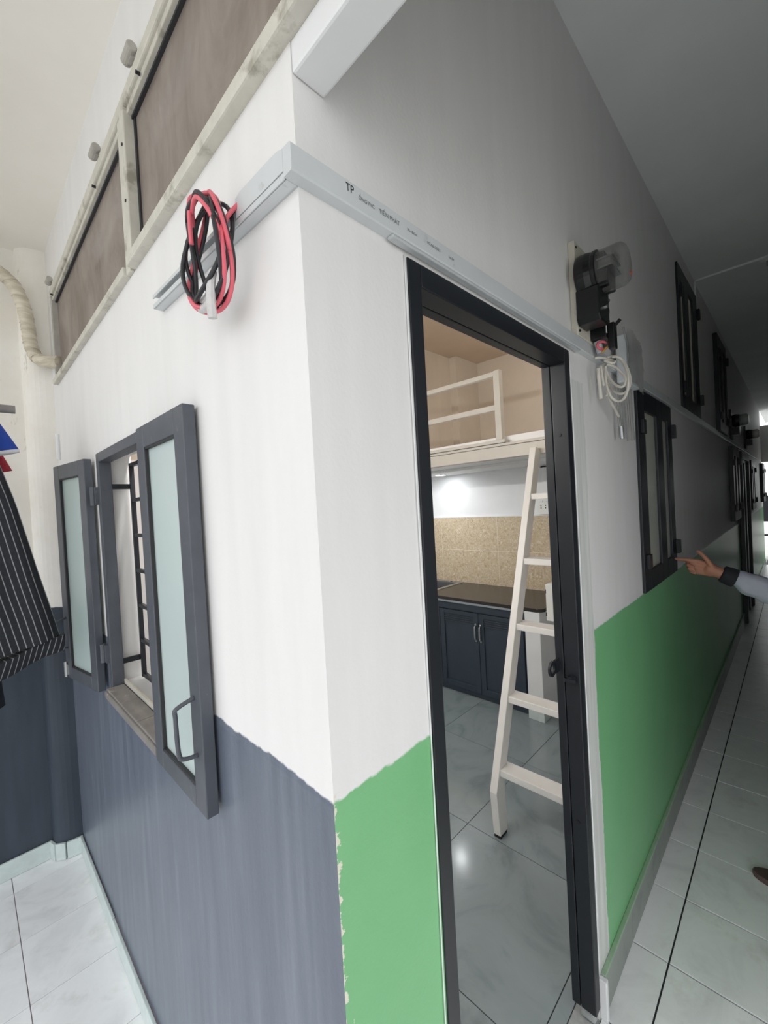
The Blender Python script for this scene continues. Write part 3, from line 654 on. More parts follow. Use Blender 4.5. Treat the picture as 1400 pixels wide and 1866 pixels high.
# white cable coil
wcc = thing('cable_coil', (1.13, -0.06, 1.93), 'loose loops of white cable hanging below the electric meter', 'cable coil')
for nm, r_, P in (('cable_loop', 0.0043, [[1.18, -0.038, 2.048], [1.19, -0.059, 2.049], [1.191, -0.078, 2.031], [1.182, -0.092, 2.001], [1.171, -0.1, 1.97], [1.168, -0.099, 1.933], [1.177, -0.09, 1.912], [1.188, -0.076, 1.901], [1.192, -0.061, 1.902], [1.185, -0.047, 1.915], [1.173, -0.04, 1.94], [1.168, -0.036, 1.973], [1.174, -0.034, 2.007], [1.185, -0.036, 2.027]]),
    ('cable_loop', 0.0043, [[1.165, -0.042, 2.022], [1.175, -0.061, 2.012], [1.176, -0.08, 1.988], [1.167, -0.093, 1.966], [1.156, -0.093, 1.942], [1.153, -0.082, 1.937], [1.162, -0.062, 1.953], [1.173, -0.044, 1.982], [1.177, -0.035, 2.01], [1.17, -0.038, 2.021]]),
    ('cable_loop', 0.0043, [[1.19, -0.025, 2.033], [1.2, -0.023, 2.0], [1.201, -0.033, 1.967], [1.192, -0.051, 1.938], [1.181, -0.072, 1.922], [1.178, -0.09, 1.922], [1.187, -0.098, 1.939], [1.198, -0.1, 1.962], [1.202, -0.094, 1.994], [1.195, -0.085, 2.022], [1.183, -0.071, 2.041], [1.178, -0.055, 2.045]]),
    ('cable_loop', 0.0043, [[1.12, -0.02, 2.04], [1.13, -0.041, 2.036], [1.131, -0.063, 2.023], [1.122, -0.078, 2.012], [1.111, -0.072, 2.007], [1.108, -0.052, 2.02]]),
    ('cable_tail', 0.0058, [[1.101, -0.035, 1.998], [1.101, -0.035, 1.974], [1.107, -0.035, 1.938], [1.113, -0.035, 1.903]]),
    ('cable_tail', 0.0043, [[1.129, -0.035, 2.013], [1.135, -0.035, 1.98], [1.146, -0.035, 1.95]]),
    ('cable_tail', 0.0043, [[1.185, -0.035, 1.953], [1.173, -0.035, 1.921]]),
    ('cable_tail', 0.0043, [[1.189, -0.035, 1.926], [1.226, -0.035, 1.903], [1.299, -0.035, 1.867]])):
    MB().tube(smoothpath(P, 6), r_, 8).build(nm, 'cable', wcc, smooth=True)
# junction box wrapped in plastic
jb = thing('junction_box', (1.42, -0.03, 2.0), 'white junction box wrapped in crumpled film right of the electric meter', 'junction box')
B(1.345, 1.53, -0.056, -0.0205, 1.995, 2.165).build('box', 'pvc', jb, bevel=0.006)
mb = MB(); G = []
for i in range(12):
    row = []
    for j in range(11):
        u = i/11; w = j/10; row.append((1.335+0.205*u, -0.060-random.uniform(0, 0.007), 1.985+0.19*w+0.012*math.sin(u*5)))
    G.append(row)
mb.grid(G); mb.build('plastic_wrap', 'film', jb, smooth=True)
MB().tube(smoothpath([(1.335, -0.052, 2.185), (1.335, -0.064, 2.11), (1.34, -0.062, 2.04)], 4), 0.004, 8).build('clip', 'clear', jb, smooth=True)
for (x0, z0, z1, r, lab) in ((1.350, 1.99, 1.80, 0.009, 'slim clear plastic tube with foil tip hanging beside the white cable loops'), (1.470, 1.99, 1.798, 0.014, 'wide clear plastic tube hanging beside the small corridor window')):
    pt = thing('plastic_tube', (x0, -0.03, z1), lab, 'tube', 'clear tubes below the junction box')
    MB().tube([(x0, -0.022, z0), (x0, -0.024, (z0+z1)/2), (x0+0.004, -0.026, z1)], r, 12, cap=False).build('tube_wall', 'clear', pt, smooth=True)
    for q in (-1, 1): MB().tube([(x0+q*r, -0.022, z0), (x0+q*r+0.004, -0.026, z1)], 0.0012, 5).build('edge_line', 'alu_grey', pt)
    if r < 0.01: MB().tube([(x0+0.003, -0.026, z1+0.04), (x0+0.005, -0.027, z1-0.005)], 0.008, 8).build('foil_tip', 'steel', pt)

# ================================================================== corridor windows and far door
def corridor_window(num, x0, x1, z0, z1, label, g=None, pro=-0.012, hinges=True, back=0.02):
    w = sthing('window_%d' % num, ((x0+x1)/2, 0.0, z0), label)
    xm = (x0+x1)/2; rail = 0.085
    if g is None: g = [(x0+0.11, xm-0.06), (xm+0.06, x1-0.11)]
    xs = [x0]+[q for a in g for q in a]+[x1]
    for i in range(0, len(xs), 2): B(xs[i], xs[i+1], pro, back, z0, z1).build('stile', 'black', w, bevel=0.003)
    for a, b in g:
        B(a, b, pro, back, z1-rail, z1).build('rail', 'black', w, bevel=0.002); B(a, b, pro, back, z0, z0+rail).build('rail', 'black', w, bevel=0.002)
        B(a-0.003, b+0.003, 0.0 if back > 0.005 else -0.006, 0.006 if back > 0.005 else -0.001, z0+rail-0.003, z1-rail+0.003).build('pane', 'frost2', w)
    if hinges:
        for z in (z0+0.13, z1-0.13):
            B(x1-0.022, x1+0.018, pro-0.018, pro, z-0.035, z+0.035).build('hinge', 'black', w, bevel=0.002)
        for z in (z0+0.13, z1-0.16): B(x0+0.03, x0+0.075, pro-0.014, pro, z-0.03, z+0.03).build('hinge', 'black', w, bevel=0.002)
    return w
corridor_window(3, 1.655, 2.318, 1.17, 2.035, 'small black framed corridor window at dado height', [(1.765, 1.985), (2.10, 2.225)])
corridor_window(4, 2.69, 3.355, 2.085, 2.945, 'black framed loft window high on the corridor wall', [(2.755, 2.885), (3.02, 3.18)])
corridor_window(5, 4.25, 4.88, 2.085, 2.92, 'farther loft window high on the corridor wall', pro=-0.03, back=0.0)
corridor_window(6, 5.08, 5.74, 1.25, 2.0, 'farther corridor window at dado height', pro=-0.035, back=0.0)
corridor_window(7, 7.55, 8.25, 1.25, 1.96, 'far corridor window beyond the closed door', pro=-0.035, back=0.0)
corridor_window(8, 10.12, 10.74, 1.28, 2.0, 'last corridor window beside the bright exit', pro=-0.05, back=0.0)
d2 = sthing('door_2', (6.55, 0.0, 0.0), 'closed dark door further along the corridor')
B(6.0, 6.08, -0.04, 0.0, 0.0, 2.0).build('jamb', 'black', d2, bevel=0.003); B(7.0, 7.08, -0.04, 0.0, 0.0, 2.0).build('jamb', 'black', d2, bevel=0.003)
B(6.08, 7.0, -0.04, 0.0, 1.92, 2.0).build('header', 'black', d2, bevel=0.003)
B(6.08, 7.0, -0.014, 0.0, 0.01, 1.92).build('leaf', 'navy', d2); B(6.48, 6.58, -0.03, -0.014, 0.05, 1.88).build('stile', 'navy', d2, bevel=0.003)
# far end beam, exit light, gate
struct(B(XE, XE+0.25, YO, 0.10, 2.05, 2.77).build('trim_end_beam', 'paint'), 'header beam at the corridor exit')
struct(B(XE, XE+0.12, YO-0.1, YO+0.12, 0.0, 2.05).build('trim_end_post', 'paint'), 'post beside the corridor exit')
fg = thing('exit_obstacle', (12.2, -0.4, 0.0), 'dark placeholder gate standing in the bright corridor exit', 'obstacle')  # panel and posts stand in for an unidentified dark object
B(12.2, 12.23, -1.0, 0.3, 0.78, 1.36).build('panel', 'black', fg)
for y in (-1.0, -0.35, 0.27): B(12.2, 12.23, y, y+0.04, 0.0, 0.78).build('post', 'black', fg)
B(12.2, 12.23, -0.96, 0.27, 0.46, 0.50).build('rail', 'black', fg)
# far meters
for i, (x0, z0, lab) in enumerate(((5.35, 2.09, 'first of the two dim electric meters far along the corridor'), (7.1, 2.09, 'farther of the two dim electric meters along the corridor'))):
    f = thing('electric_meter', (x0, 0.0, z0), lab, 'electric meter', 'meters far along the corridor')
    B(x0-0.08, x0+0.09, -0.02, 0.0, z0, z0+0.3).build('backing_board', 'black', f)
    MB().lathe([(0.06, 0.0), (0.066, 0.03), (0.06, 0.06)], (x0, -0.02, z0+0.19), (0, -1, 0), 20).build('base', 'bake', f)
    MB().lathe([(0.058, 0.06), (0.058, 0.115), (0.045, 0.13), (0.02, 0.131)], (x0, -0.02, z0+0.19), (0, -1, 0), 20).build('glass_cover', 'mglass', f, smooth=True)
    B(x0-0.05, x0+0.05, -0.08, -0.02, z0+0.04, z0+0.12).build('terminal_box', 'bake', f)
# ceiling conduit and lamp
cd = thing('conduit', (3.43, 0.0, 2.1), 'thin white conduit climbing the wall and crossing the corridor ceiling', 'conduit')
B(3.375, 3.390, -0.010, 0.0, 2.09, 3.07).build('wall_run', 'white', cd); B(3.375, 3.392, YO, 0.0, 3.058, 3.07).build('ceiling_run', 'white', cd)
cl = thing('ceiling_lamp', (3.42, -0.40, 3.0), 'small round ceiling fitting with a bare socket over the corridor', 'lamp')
MB().lathe([(0.055, 0.0), (0.055, 0.012), (0.03, 0.022)], (3.42, -0.40, 3.07), (0, 0, -1), 20).build('base_plate', 'white', cl)
MB().lathe([(0.024, 0.022), (0.022, 0.05), (0.012, 0.056)], (3.42, -0.40, 3.07), (0, 0, -1), 16).build('socket', 'steel', cl)

# ================================================================== interior: kitchen
ck = thing('kitchen_cabinet', (2.52, 1.6, 0.0), 'navy kitchen base cabinet with louvred doors under the counter', 'cabinet')
MB().box(2.535, 3.08, 0.957, 1.86, 0.0, 0.765).box(2.535, 2.56, 1.86, 2.285, 0.0, 0.765).box(2.56, 3.08, 1.86, 2.285, 0.0, 0.64).build('body', 'navy', ck)
B(2.524, 2.536, 0.957, 2.285, 0.70, 0.765).build('rail', 'navy', ck, bevel=0.002)
def cdoor(y0, y1, hy):
    z0, z1 = 0.045, 0.695; st = 0.045
    mb = MB(); mb.box(2.516, 2.536, y0, y0+st, z0, z1); mb.box(2.516, 2.536, y1-st, y1, z0, z1); mb.box(2.516, 2.536, y0+st, y1-st, z1-0.035, z1); mb.box(2.516, 2.536, y0+st, y1-st, z0, z0+0.05); mb.box(2.526, 2.536, y0+st, y1-st, z0+0.05, z1-0.035)
    d = mb.build('door', 'navy', ck, bevel=0.002); d['_base'] = (0, 0, 0)
    def sub(m, name, mat, **k):
        o = m.build(name, mat, None, **k); o.parent = d
    for i in range(4):
        z = z1-0.045-i*0.017; sub(MB().beam((2.522, y0+st, z), (2.522, y1-st, z), 0.010, 0.004, up=(0.5, 0, 1)), 'slat', 'navy')
    hp = [(2.516, hy, 0.600), (2.500, hy, 0.592), (2.494, hy, 0.575), (2.494, hy, 0.505), (2.500, hy, 0.488), (2.516, hy, 0.480)]
    sub(MB().tube(smoothpath(hp, 4), [0.006]*5+[0.008]*11+[0.006]*5, 8).sphere((2.512, hy, 0.605), 0.010, 8, 6).sphere((2.512, hy, 0.475), 0.010, 8, 6), 'handle', 'steel', smooth=True)
cdoor(1.368, 1.745, 1.388); cdoor(0.985, 1.364, 1.345); cdoor(1.749, 2.27, 1.79)
ct = thing('countertop', (2.8, 1.55, 0.765), 'black granite countertop with a rounded front corner', 'countertop')
pl = [(2.49, 1.86), (2.49, 0.87)]
for i in range(7): t = math.pi/2*i/6; pl.append((2.54-0.05*math.cos(t), 0.87-0.05*math.sin(t)))
pl += [(3.095, 0.82), (3.095, 1.86)]
mb = MB(); mb.prism(pl[::-1], lambda a, b, h: (a, b, h), 0.782, 0.808)
mb.box(2.49, 2.62, 1.86, 2.285, 0.782, 0.808); mb.box(3.06, 3.095, 1.86, 2.285, 0.782, 0.808)
mb.build('slab', 'granite', ct, bevel=0.004)
B(2.492, 2.53, 0.957, 2.285, 0.7655, 0.7815).build('edge_strip', 'strip', ct)
sk_ = thing('sink', (2.84, 2.07, 0.78), 'stainless steel sink let into the black countertop', 'sink')
mb = MB(); mb.box(2.62, 2.66, 1.865, 2.28, 0.790, 0.812); mb.box(3.03, 3.06, 1.865, 2.28, 0.790, 0.812); mb.box(2.66, 3.03, 1.865, 1.905, 0.790, 0.812); mb.box(2.66, 3.03, 2.25, 2.28, 0.790, 0.812)
mb.build('rim', 'steel', sk_, bevel=0.003)
mb = MB(); mb.box(2.66, 2.662, 1.905, 2.25, 0.65, 0.80); mb.box(3.028, 3.03, 1.905, 2.25, 0.65, 0.80); mb.box(2.66, 3.03, 1.905, 1.907, 0.65, 0.80); mb.box(2.66, 3.03, 2.248, 2.25, 0.65, 0.80); mb.box(2.66, 3.03, 1.905, 2.25, 0.645, 0.65); mb.build('basin', 'steel', sk_)
for y in (1.99, 2.04): MB().tube([(3.045, y, 0.8115), (3.045, y, 0.814)], 0.012, 12).build('tap_hole', 'hole', sk_)
pr_ = thing('counter_pier', (2.6, 0.9, 0.0), 'white plastered pier carrying the right end of the counter', 'pier')
B(2.485, 3.10, 0.842, 0.955, 0.075, 0.781).build('wall_block', 'white', pr_, bevel=0.004)
B(2.482, 3.10, 0.839, 0.957, 0.0, 0.075).build('skirting', 'skirt', pr_, bevel=0.002)
# splashback
sb = struct(B(3.0868, 3.10, 0.07, 2.29, 0.808, 1.443).build('wall_splashback', 'bgrout'), 'beige marble splashback above the counter')
yy = 1.480
for r in range(2):
    z1 = 1.443-0.316*r; z0 = z1-0.316 if r == 0 else 0.808
    for k in range(-3, 2):
        a = max(yy+0.63*k, 0.10); b = min(yy+0.63*(k+1), 2.29)
        if b-a > 0.02: B(3.086, 3.096, a+0.0015, b-0.0015, z0+0.0015, z1-0.0015).build('tile', 'btile', sb, bevel=0.001)
B(3.084, 3.10, 0.07, 2.29, 1.443, 1.449).build('edge_trim', 'white', sb)
so = thing('power_socket', (3.08, 1.04, 1.46), 'white double switch and socket plate above the beige splashback', 'socket')
B(3.068, 3.10, 0.96, 1.083, 1.452, 1.59).build('box', 'cream', so, bevel=0.004)
for y in (1.05, 1.012):
    B(3.063, 3.068, y-0.013, y+0.013, 1.555, 1.57).build('switch', 'white', so)
    for z in (1.528, 1.508): B(3.0665, 3.068, y-0.004, y+0.004, z-0.005, z+0.005).build('socket_hole', 'hole', so)
du = thing('cable_trunking', (3.09, 1.0, 1.6), 'short white wall trunking above the kitchen socket', 'cable trunking')
B(3.080, 3.10, 0.985, 1.035, 1.6, 1.85).build('cover', 'white', du, bevel=0.003); B(3.078, 3.10, 0.975, 1.045, 1.846, 1.856).build('end_gap', 'bake', du)
# wall cabinet on the corridor side
wb = thing('wall_cabinet', (2.5, 0.4, 0.79), 'white metal box with hinged door at the end of the counter', 'cabinet')
B(2.31, 2.62, 0.10, 0.712, 0.79, 1.03).build('body', 'cream', wb, bevel=0.004); B(2.298, 2.308, 0.11, 0.704, 0.795, 1.026).build('door', 'cream', wb, bevel=0.003)
for z in (0.985, 0.835): MB().tube([(2.303, 0.708, z-0.012), (2.303, 0.708, z+0.012)], 0.004, 8).build('hinge_pin', 'bake', wb)
# ladder
ld = thing('ladder', (1.4, 0.4, 0.0), 'cream white wooden ladder leaning on the loft edge', 'ladder')
ztop = 1.885
for y0, y1 in ((0.563, 0.600), (0.130, 0.167)):
    sl_ = (1.946-1.345)/(1.885-0.225); prof = [(1.362, 0.014), (1.430, 0.014), (1.425, 0.245), (1.425+sl_*(ztop-0.245-0.03), ztop-0.03), (1.345+sl_*(ztop-0.225)+0.012, ztop), (1.345+sl_*(ztop-0.225), ztop), (1.345, 0.225)]
    MB().prism(prof, lambda a, b, h: (a, h, b), y0, y1).build('side_rail', 'ladder', ld, bevel=0.003)
    B(1.364, 1.428, y0+0.002, y1-0.002, 0.0, 0.014).build('rubber_foot', 'rubber', ld)
for z in (0.305, 0.615, 0.945, 1.265, 1.605):
    xf = 1.345+sl_*(z-0.225)+0.012
    B(xf, xf+0.085, 0.158, 0.572, z-0.016, z+0.016).build('rung', 'ladder', ld, bevel=0.003)
# loft railing
lr = thing('loft_railing', (2.02, 1.5, 1.96), 'white metal railing standing on the loft edge', 'railing')
B(2.0, 2.04, 0.797, 0.838, 1.966, 2.392).build('post', 'loft', lr, bevel=0.002); B(2.0, 2.04, 2.24, 2.28, 1.966, 2.392).build('post', 'loft', lr, bevel=0.002)
B(2.004, 2.036, 0.838, 2.24, 2.36, 2.388).build('top_rail', 'loft', lr, bevel=0.002); B(2.004, 2.03, 0.838, 2.24, 2.150, 2.184).build('middle_rail', 'loft', lr, bevel=0.002)
# downlight over the sink, plus an unseen second one added to brighten the kitchen
for (dx, dy, en, lab) in ((2.90, 1.945, 1.5, 'small lit round downlight under the loft above the sink'), (2.35, 1.95, 6.0, 'unseen second downlight added under the loft nearer the door')):
    dl = thing('downlight', (dx, dy, 1.86), lab, 'lamp', 'downlights under the loft')
    MB().lathe([(0.058, 0.0), (0.058, 0.004), (0.048, 0.006)], (dx, dy, 1.866), (0, 0, -1), 28).build('bezel', 'cream', dl)
    MB().lathe([(0.047, 0.0), (0.047, 0.0075)], (dx, dy, 1.866), (0, 0, -1), 28).build('diffuser', 'lamp', dl)
    ldt = bpy.data.lights.new('downlight_glow', 'AREA'); ldt.shape = 'DISK'; ldt.size = 0.09; ldt.energy = en; ldt.color = (0.95, 0.98, 1.0)
    lo = bpy.data.objects.new('downlight_glow', ldt); COL.objects.link(lo); lo.location = (dx, dy, 1.855); attach(lo, dl)
tl = thing('fill_tube', (0.12, 1.1, 2.0), 'unseen fill tube added on the inner wall beside the door', 'lamp', 'unseen fill tubes added to the room')  # out-of-view tube, added to brighten the room
B(0.10, 0.135, 0.5, 1.7, 2.03, 2.09).build('housing', 'cream', tl, bevel=0.003); MB().tube([(0.152, 0.53, 2.06), (0.152, 1.67, 2.06)], 0.014, 12).build('tube', 'tube', tl)
for y in (0.515, 1.685): B(0.135, 0.168, y-0.012, y+0.012, 2.04, 2.08).build('holder', 'cream', tl)
tdt = bpy.data.lights.new('fill_tube_glow', 'AREA'); tdt.shape = 'RECTANGLE'; tdt.size = 0.03; tdt.size_y = 1.1; tdt.energy = 11.0; tdt.color = (1.0, 0.985, 0.96)
to = bpy.data.objects.new('fill_tube_glow', tdt); COL.objects.link(to); to.location = (0.172, 1.1, 2.06); to.rotation_euler = (0, -math.pi/2, 0); attach(to, tl)

t3 = thing('fill_tube', (2.7, 0.6, 3.1), 'unseen fill tube added under the loft ceiling', 'lamp', 'unseen fill tubes added to the room')  # another out-of-view tube, added to light the loft
B(2.67, 2.73, 0.3, 0.9, 3.10, 3.135).build('housing', 'cream', t3, bevel=0.003); MB().tube([(2.7, 0.32, 3.075), (2.7, 0.88, 3.075)], 0.014, 12).build('tube', 'tube', t3)
for y in (0.36, 0.84): MB().tube([(2.7, y, 3.13), (2.7, y, 3.232)], 0.006, 8).build('drop_rod', 'cream', t3)
ta = bpy.data.lights.new('loft_fill_glow', 'AREA'); ta.shape = 'RECTANGLE'; ta.size = 0.03; ta.size_y = 0.55; ta.energy = 4.5; ta.color = (1.0, 0.97, 0.92)
tob = bpy.data.objects.new('loft_fill_glow', ta); COL.objects.link(tob); tob.location = (2.7, 0.6, 3.055); attach(tob, t3)

# ================================================================== porch: hose, rod, clothes
ho = thing('wrapped_hose', (-0.08, 2.0, 2.35), 'cream wrapped hose bending into the transom corner', 'hose')
HP = smoothpath([(-0.40, 2.02, 2.84), (-0.30, 2.02, 2.81), (-0.19, 2.02, 2.745), (-0.125, 2.02, 2.69), (-0.094, 2.02, 2.60), (-0.082, 2.02, 2.50), (-0.078, 2.015, 2.43), (-0.062, 2.00, 2.372), (-0.030, 1.96, 2.345), (0.010, 1.90, 2.335)], 10)
rs = [0.027+0.0012*math.sin(i*2.1)+0.0009*math.sin(i*5.3) for i in range(len(HP))]
MB().tube(HP, rs, 16).build('sleeve', 'hose', ho, smooth=True)
for i in range(24, len(HP)-14, 4):
    a = HP[i]; d = (HP[i+1]-HP[i-1]).normalized(); pts = []
    u = d.cross(Vector((0, 1, 0))).normalized(); w = d.cross(u)
    for k in range(18): t = 2*math.pi*k/17; pts.append(a+(u*math.cos(t)+w*math.sin(t))*0.0275+d*(0.010*math.cos(t)))
    MB().tube(pts, 0.0016, 5).build('tape_turn', 'hose', ho)
rd = thing('hanging_rod', (-0.8, 1.40, 1.99), 'grey pipe hung on cords as a clothes rod in the porch', 'rod')
MB().tube([(-1.32, 1.40, 1.991), (-0.197, 1.40, 1.993)], 0.0135, 14).build('pipe', 'pipe', rd)
for x in (-0.62, -1.25): MB().tube([(x, 1.40, 2.0), (x, 1.40, 2.9)], 0.003, 6).build('cord', 'cable', rd)
def cloth(name, outline_l, outline_r, y0, mat, label, cat, amp=0.012, n=28, m=24, thick=0.006, hem=None, uvs=1.0):
    """hanging garment between two edge paths (lists of (x,z)), folded in y, front and back layer"""
    def samp(path, t):
        t = t*(len(path)-1); i = min(int(t), len(path)-2); f = t-i; a = path[i]; b = path[i+1]; return (a[0]+(b[0]-a[0])*f, a[1]+(b[1]-a[1])*f)
    th = thing(name, (-0.4, y0, 1.1), label, cat)
    me_v = []; faces = []; uv = []
    C = 2*n
    for i in range(m+1):
        t = i/m; L = samp(outline_l, t); Rr = samp(outline_r, t)
        for j in range(C):
            s = j/(n-1) if j < n else (C-1-j)/(n-1)
            front = -1 if j < n else 1
            x = L[0]+(Rr[0]-L[0])*s; z = L[1]+(Rr[1]-L[1])*s
            bulge = 0.022*math.sqrt(max(0.0, 1-(2*s-1)**2))
            fold = amp*math.sin(s*11+1.3*t+0.5)*(0.35+0.65*t)+amp*0.5*math.sin(s*23+3*t)
            me_v.append((x, y0+front*(bulge+0.003)+fold, z)); uv.append((s*uvs, 1-t))
    for i in range(m):
        for j in range(C):
            q = (j+1) % C; faces.append((i*C+j, i*C+q, (i+1)*C+q, (i+1)*C+j))
    faces.append(tuple(range(C-1, -1, -1)))
    me = bpy.data.meshes.new('cloth'); me.from_pydata(me_v, [], faces); me.update()
    ul = me.uv_layers.new(name='uv')
    for p in me.polygons:
        for li in p.loop_indices: ul.data[li].uv = uv[me.loops[li].vertex_index]
    link('cloth_body', me, mat, th, smooth=True)
    return th
tr = cloth('striped_trousers', [(-0.62, 2.02), (-0.60, 1.7), (-0.56, 1.35), (-0.52, 1.14)], [(-0.325, 2.02), (-0.252, 1.82), (-0.215, 1.675), (-0.170, 1.445), (-0.137, 1.29), (-0.122, 1.215)], 1.36, 'stripe', 'black pinstriped garment hanging in the porch', 'clothing')
# turned-up cuff
mb = MB(); P = []; uvv = []
n = 30
for i in range(4):
    t = i/3; row = []
    for j in range(n):
        s = j/(n-1); x = -0.53+(-0.110+0.53)*s; z = (1.135+0.085*s**1.5)-0.052*t+0.004*math.sin(s*17)
        row.append((x-0.004*t, 1.36-(0.030*math.sqrt(max(0, 1-(2*s-1)**2))+0.008)-0.012*math.sin(s*11+1.8)*0.9-0.004*math.sin(math.pi*t), z))
    P.append(row)
for i in range(4):
    P.append([(p[0], 2*1.36-p[1]+0.0, p[2]) for p in P[3-i]])
mb.grid(P + [P[0]]); me = mb.mesh('cuff'); ul = me.uv_layers.new(name='uv')
for p in me.polygons:
    for li in p.loop_indices:
        vi = me.loops[li].vertex_index; ul.data[li].uv = ((vi % n)/(n-1)*1.15+0.012*((vi//n) % 4), 0.3)
link('cuff', me, 'stripe', tr, smooth=True)
bs = cloth('blue_shirt', [(-0.50, 2.01), (-0.50, 1.9), (-0.48, 1.80)], [(-0.30, 2.01), (-0.235, 1.953), (-0.210, 1.906), (-0.190, 1.868)], 1.455, 'blue', 'blue sleeve with white hem hanging behind the pinstriped garment', 'clothing', amp=0.004, m=12)
mb = MB(); G = []
for i in range(3):
    t = i/2; G.append([(-0.49+0.302*s, 1.455-0.030*math.sqrt(max(0, 1-(2*s-1)**2))-0.004, 1.795+0.073*s-0.012*t) for s in [q/14 for q in range(15)]])
for i in range(3): G.append([(p[0], 2*1.455-p[1], p[2]) for p in G[2-i]])
mb.grid(G+[G[0]]).build('hem', 'hem', bs, smooth=True)
rc = cloth('red_cloth', [(-0.42, 1.98), (-0.41, 1.88), (-0.40, 1.76)], [(-0.30, 1.98), (-0.235, 1.87), (-0.205, 1.80)], 1.535, 'redcloth', 'red printed cloth corner peeking out below the blue sleeve', 'clothing', amp=0.004, m=10)
bk = cloth('black_garment', [(-0.55, 1.97), (-0.52, 1.5), (-0.50, 0.93)], [(-0.36, 1.97), (-0.30, 1.5), (-0.262, 0.945)], 1.62, 'blackcloth', 'plain black garment hanging behind the pinstriped one', 'clothing', amp=0.010, m=16)
for th in (rc, bk):
    x = -0.39 if th is rc else -0.45; y = 1.535 if th is rc else 1.62; z = 1.975 if th is rc else 1.965
    MB().tube(smoothpath([(x, y, z), (x, y-0.02, z+0.03), (x, 1.43, 2.02), (x, 1.40, 2.008)], 5), 0.0025, 6).build('hanger_hook', 'steel', th, smooth=True)

# ================================================================== person pointing from the corridor
pe = thing('person', (2.0, -0.62, 0.0), 'person in a grey jacket with black cuffs pointing at the corridor window', 'person')
def remeshed(mb, vox, smooth_it, name):
    me = mb.mesh(name); o = bpy.data.objects.new('tmp', me); COL.objects.link(o)
    r = o.modifiers.new('r', 'REMESH'); r.mode = 'VOXEL'; r.voxel_size = vox
    s = o.modifiers.new('s', 'SMOOTH'); s.iterations = smooth_it; s.factor = 0.5
    bpy.context.view_layer.update()
    out = bpy.data.meshes.new_from_object(o.evaluated_get(bpy.context.evaluated_depsgraph_get())); bpy.data.objects.remove(o, do_unlink=True); return out
px, py = 1.98, -0.64
SH_R = (px+0.17, py+0.01, 1.36); EL_R = (2.16, -0.47, 1.085); WR = Vector((2.12, -0.196, 1.207))
SH_L = (px-0.17, py+0.01, 1.36); EL_L = (px-0.22, py-0.02, 1.09); WR_L = (px-0.21, py+0.06, 0.86)
bd = MB()
bd.sphere((px, py+0.015, 1.535), (0.072, 0.092, 0.108), 20, 14); bd.sphere((px, py+0.045, 1.475), (0.050, 0.060, 0.055), 14, 10)
bd.capsule((px, py+0.10, 1.525), (px, py+0.112, 1.505), 0.011, 0.014); bd.capsule((px-0.015, py+0.098, 1.473), (px+0.015, py+0.098, 1.473), 0.010, 0.010)
for q in (-1, 1): bd.sphere((px+q*0.074, py+0.005, 1.525), (0.010, 0.018, 0.030), 10, 8)
bd.capsule((px, py, 1.33), (px, py+0.01, 1.46), 0.058, 0.050)
bd.capsule((px, py, 1.02), (px, py, 1.30), 0.10, 0.09)
for a, b, c, r in ((SH_R, EL_R, tuple(WR), 1), (SH_L, EL_L, WR_L, 1)):
    bd.capsule(a, b, 0.048, 0.038); bd.capsule(b, c, 0.038, 0.026)
for q in (-1, 1):
    bd.capsule((px+q*0.085, py, 0.93), (px+q*0.09, py+0.01, 0.50), 0.075, 0.052); bd.capsule((px+q*0.09, py+0.01, 0.50), (px+q*0.095, py-0.02, 0.09), 0.052, 0.036)
    bd.capsule((px+q*0.095, py-0.03, 0.065), (px+q*0.105, py+0.16, 0.052), 0.036, 0.024)
bd.capsule((px, py, 0.95), (px, py, 1.06), 0.12, 0.11)
# right hand: pointing index, thumb up, other fingers curled
fw = Vector((-0.04, 0.965, 0.26)).normalized(); upv = Vector((0.0, -0.26, 0.965)).normalized(); pal = Vector((-1, 0, 0))
def H(f, u, p): return WR + fw*f + upv*u + pal*p
bd.capsule(H(0.0, 0, 0), H(0.025, 0.0, 0), 0.026, 0.026)
for u in (0.026, 0.009, -0.009, -0.025): bd.capsule(H(0.015, u*0.6, 0), H(0.078, u, 0.0), 0.016, 0.0125)
def finger(pts, r0, r1):
    for i in range(len(pts)-1):
        a = r0+(r1-r0)*i/(len(pts)-1); b = r0+(r1-r0)*(i+1)/(len(pts)-1); bd.capsule(pts[i], pts[i+1], a, b)
finger([H(0.078, 0.026, 0.002), H(0.116, 0.022, 0.006), H(0.140, 0.016, 0.006), H(0.162, 0.012, 0.004)], 0.0098, 0.0072)
finger([H(0.080, 0.009, 0.002), H(0.112, 0.006, 0.014), H(0.106, 0.003, 0.036), H(0.086, 0.001, 0.040)], 0.0096, 0.0078)
finger([H(0.076, -0.009, 0.002), H(0.104, -0.012, 0.015), H(0.097, -0.013, 0.037), H(0.078, -0.013, 0.040)], 0.0094, 0.0076)
finger([H(0.070, -0.025, 0.002), H(0.092, -0.028, 0.014), H(0.086, -0.027, 0.032), H(0.070, -0.026, 0.036)], 0.0086, 0.0068)
finger([H(0.020, 0.018, 0.010), H(0.042, 0.044, 0.018), H(0.064, 0.062, 0.016), H(0.086, 0.074, 0.010)], 0.0125, 0.0085)
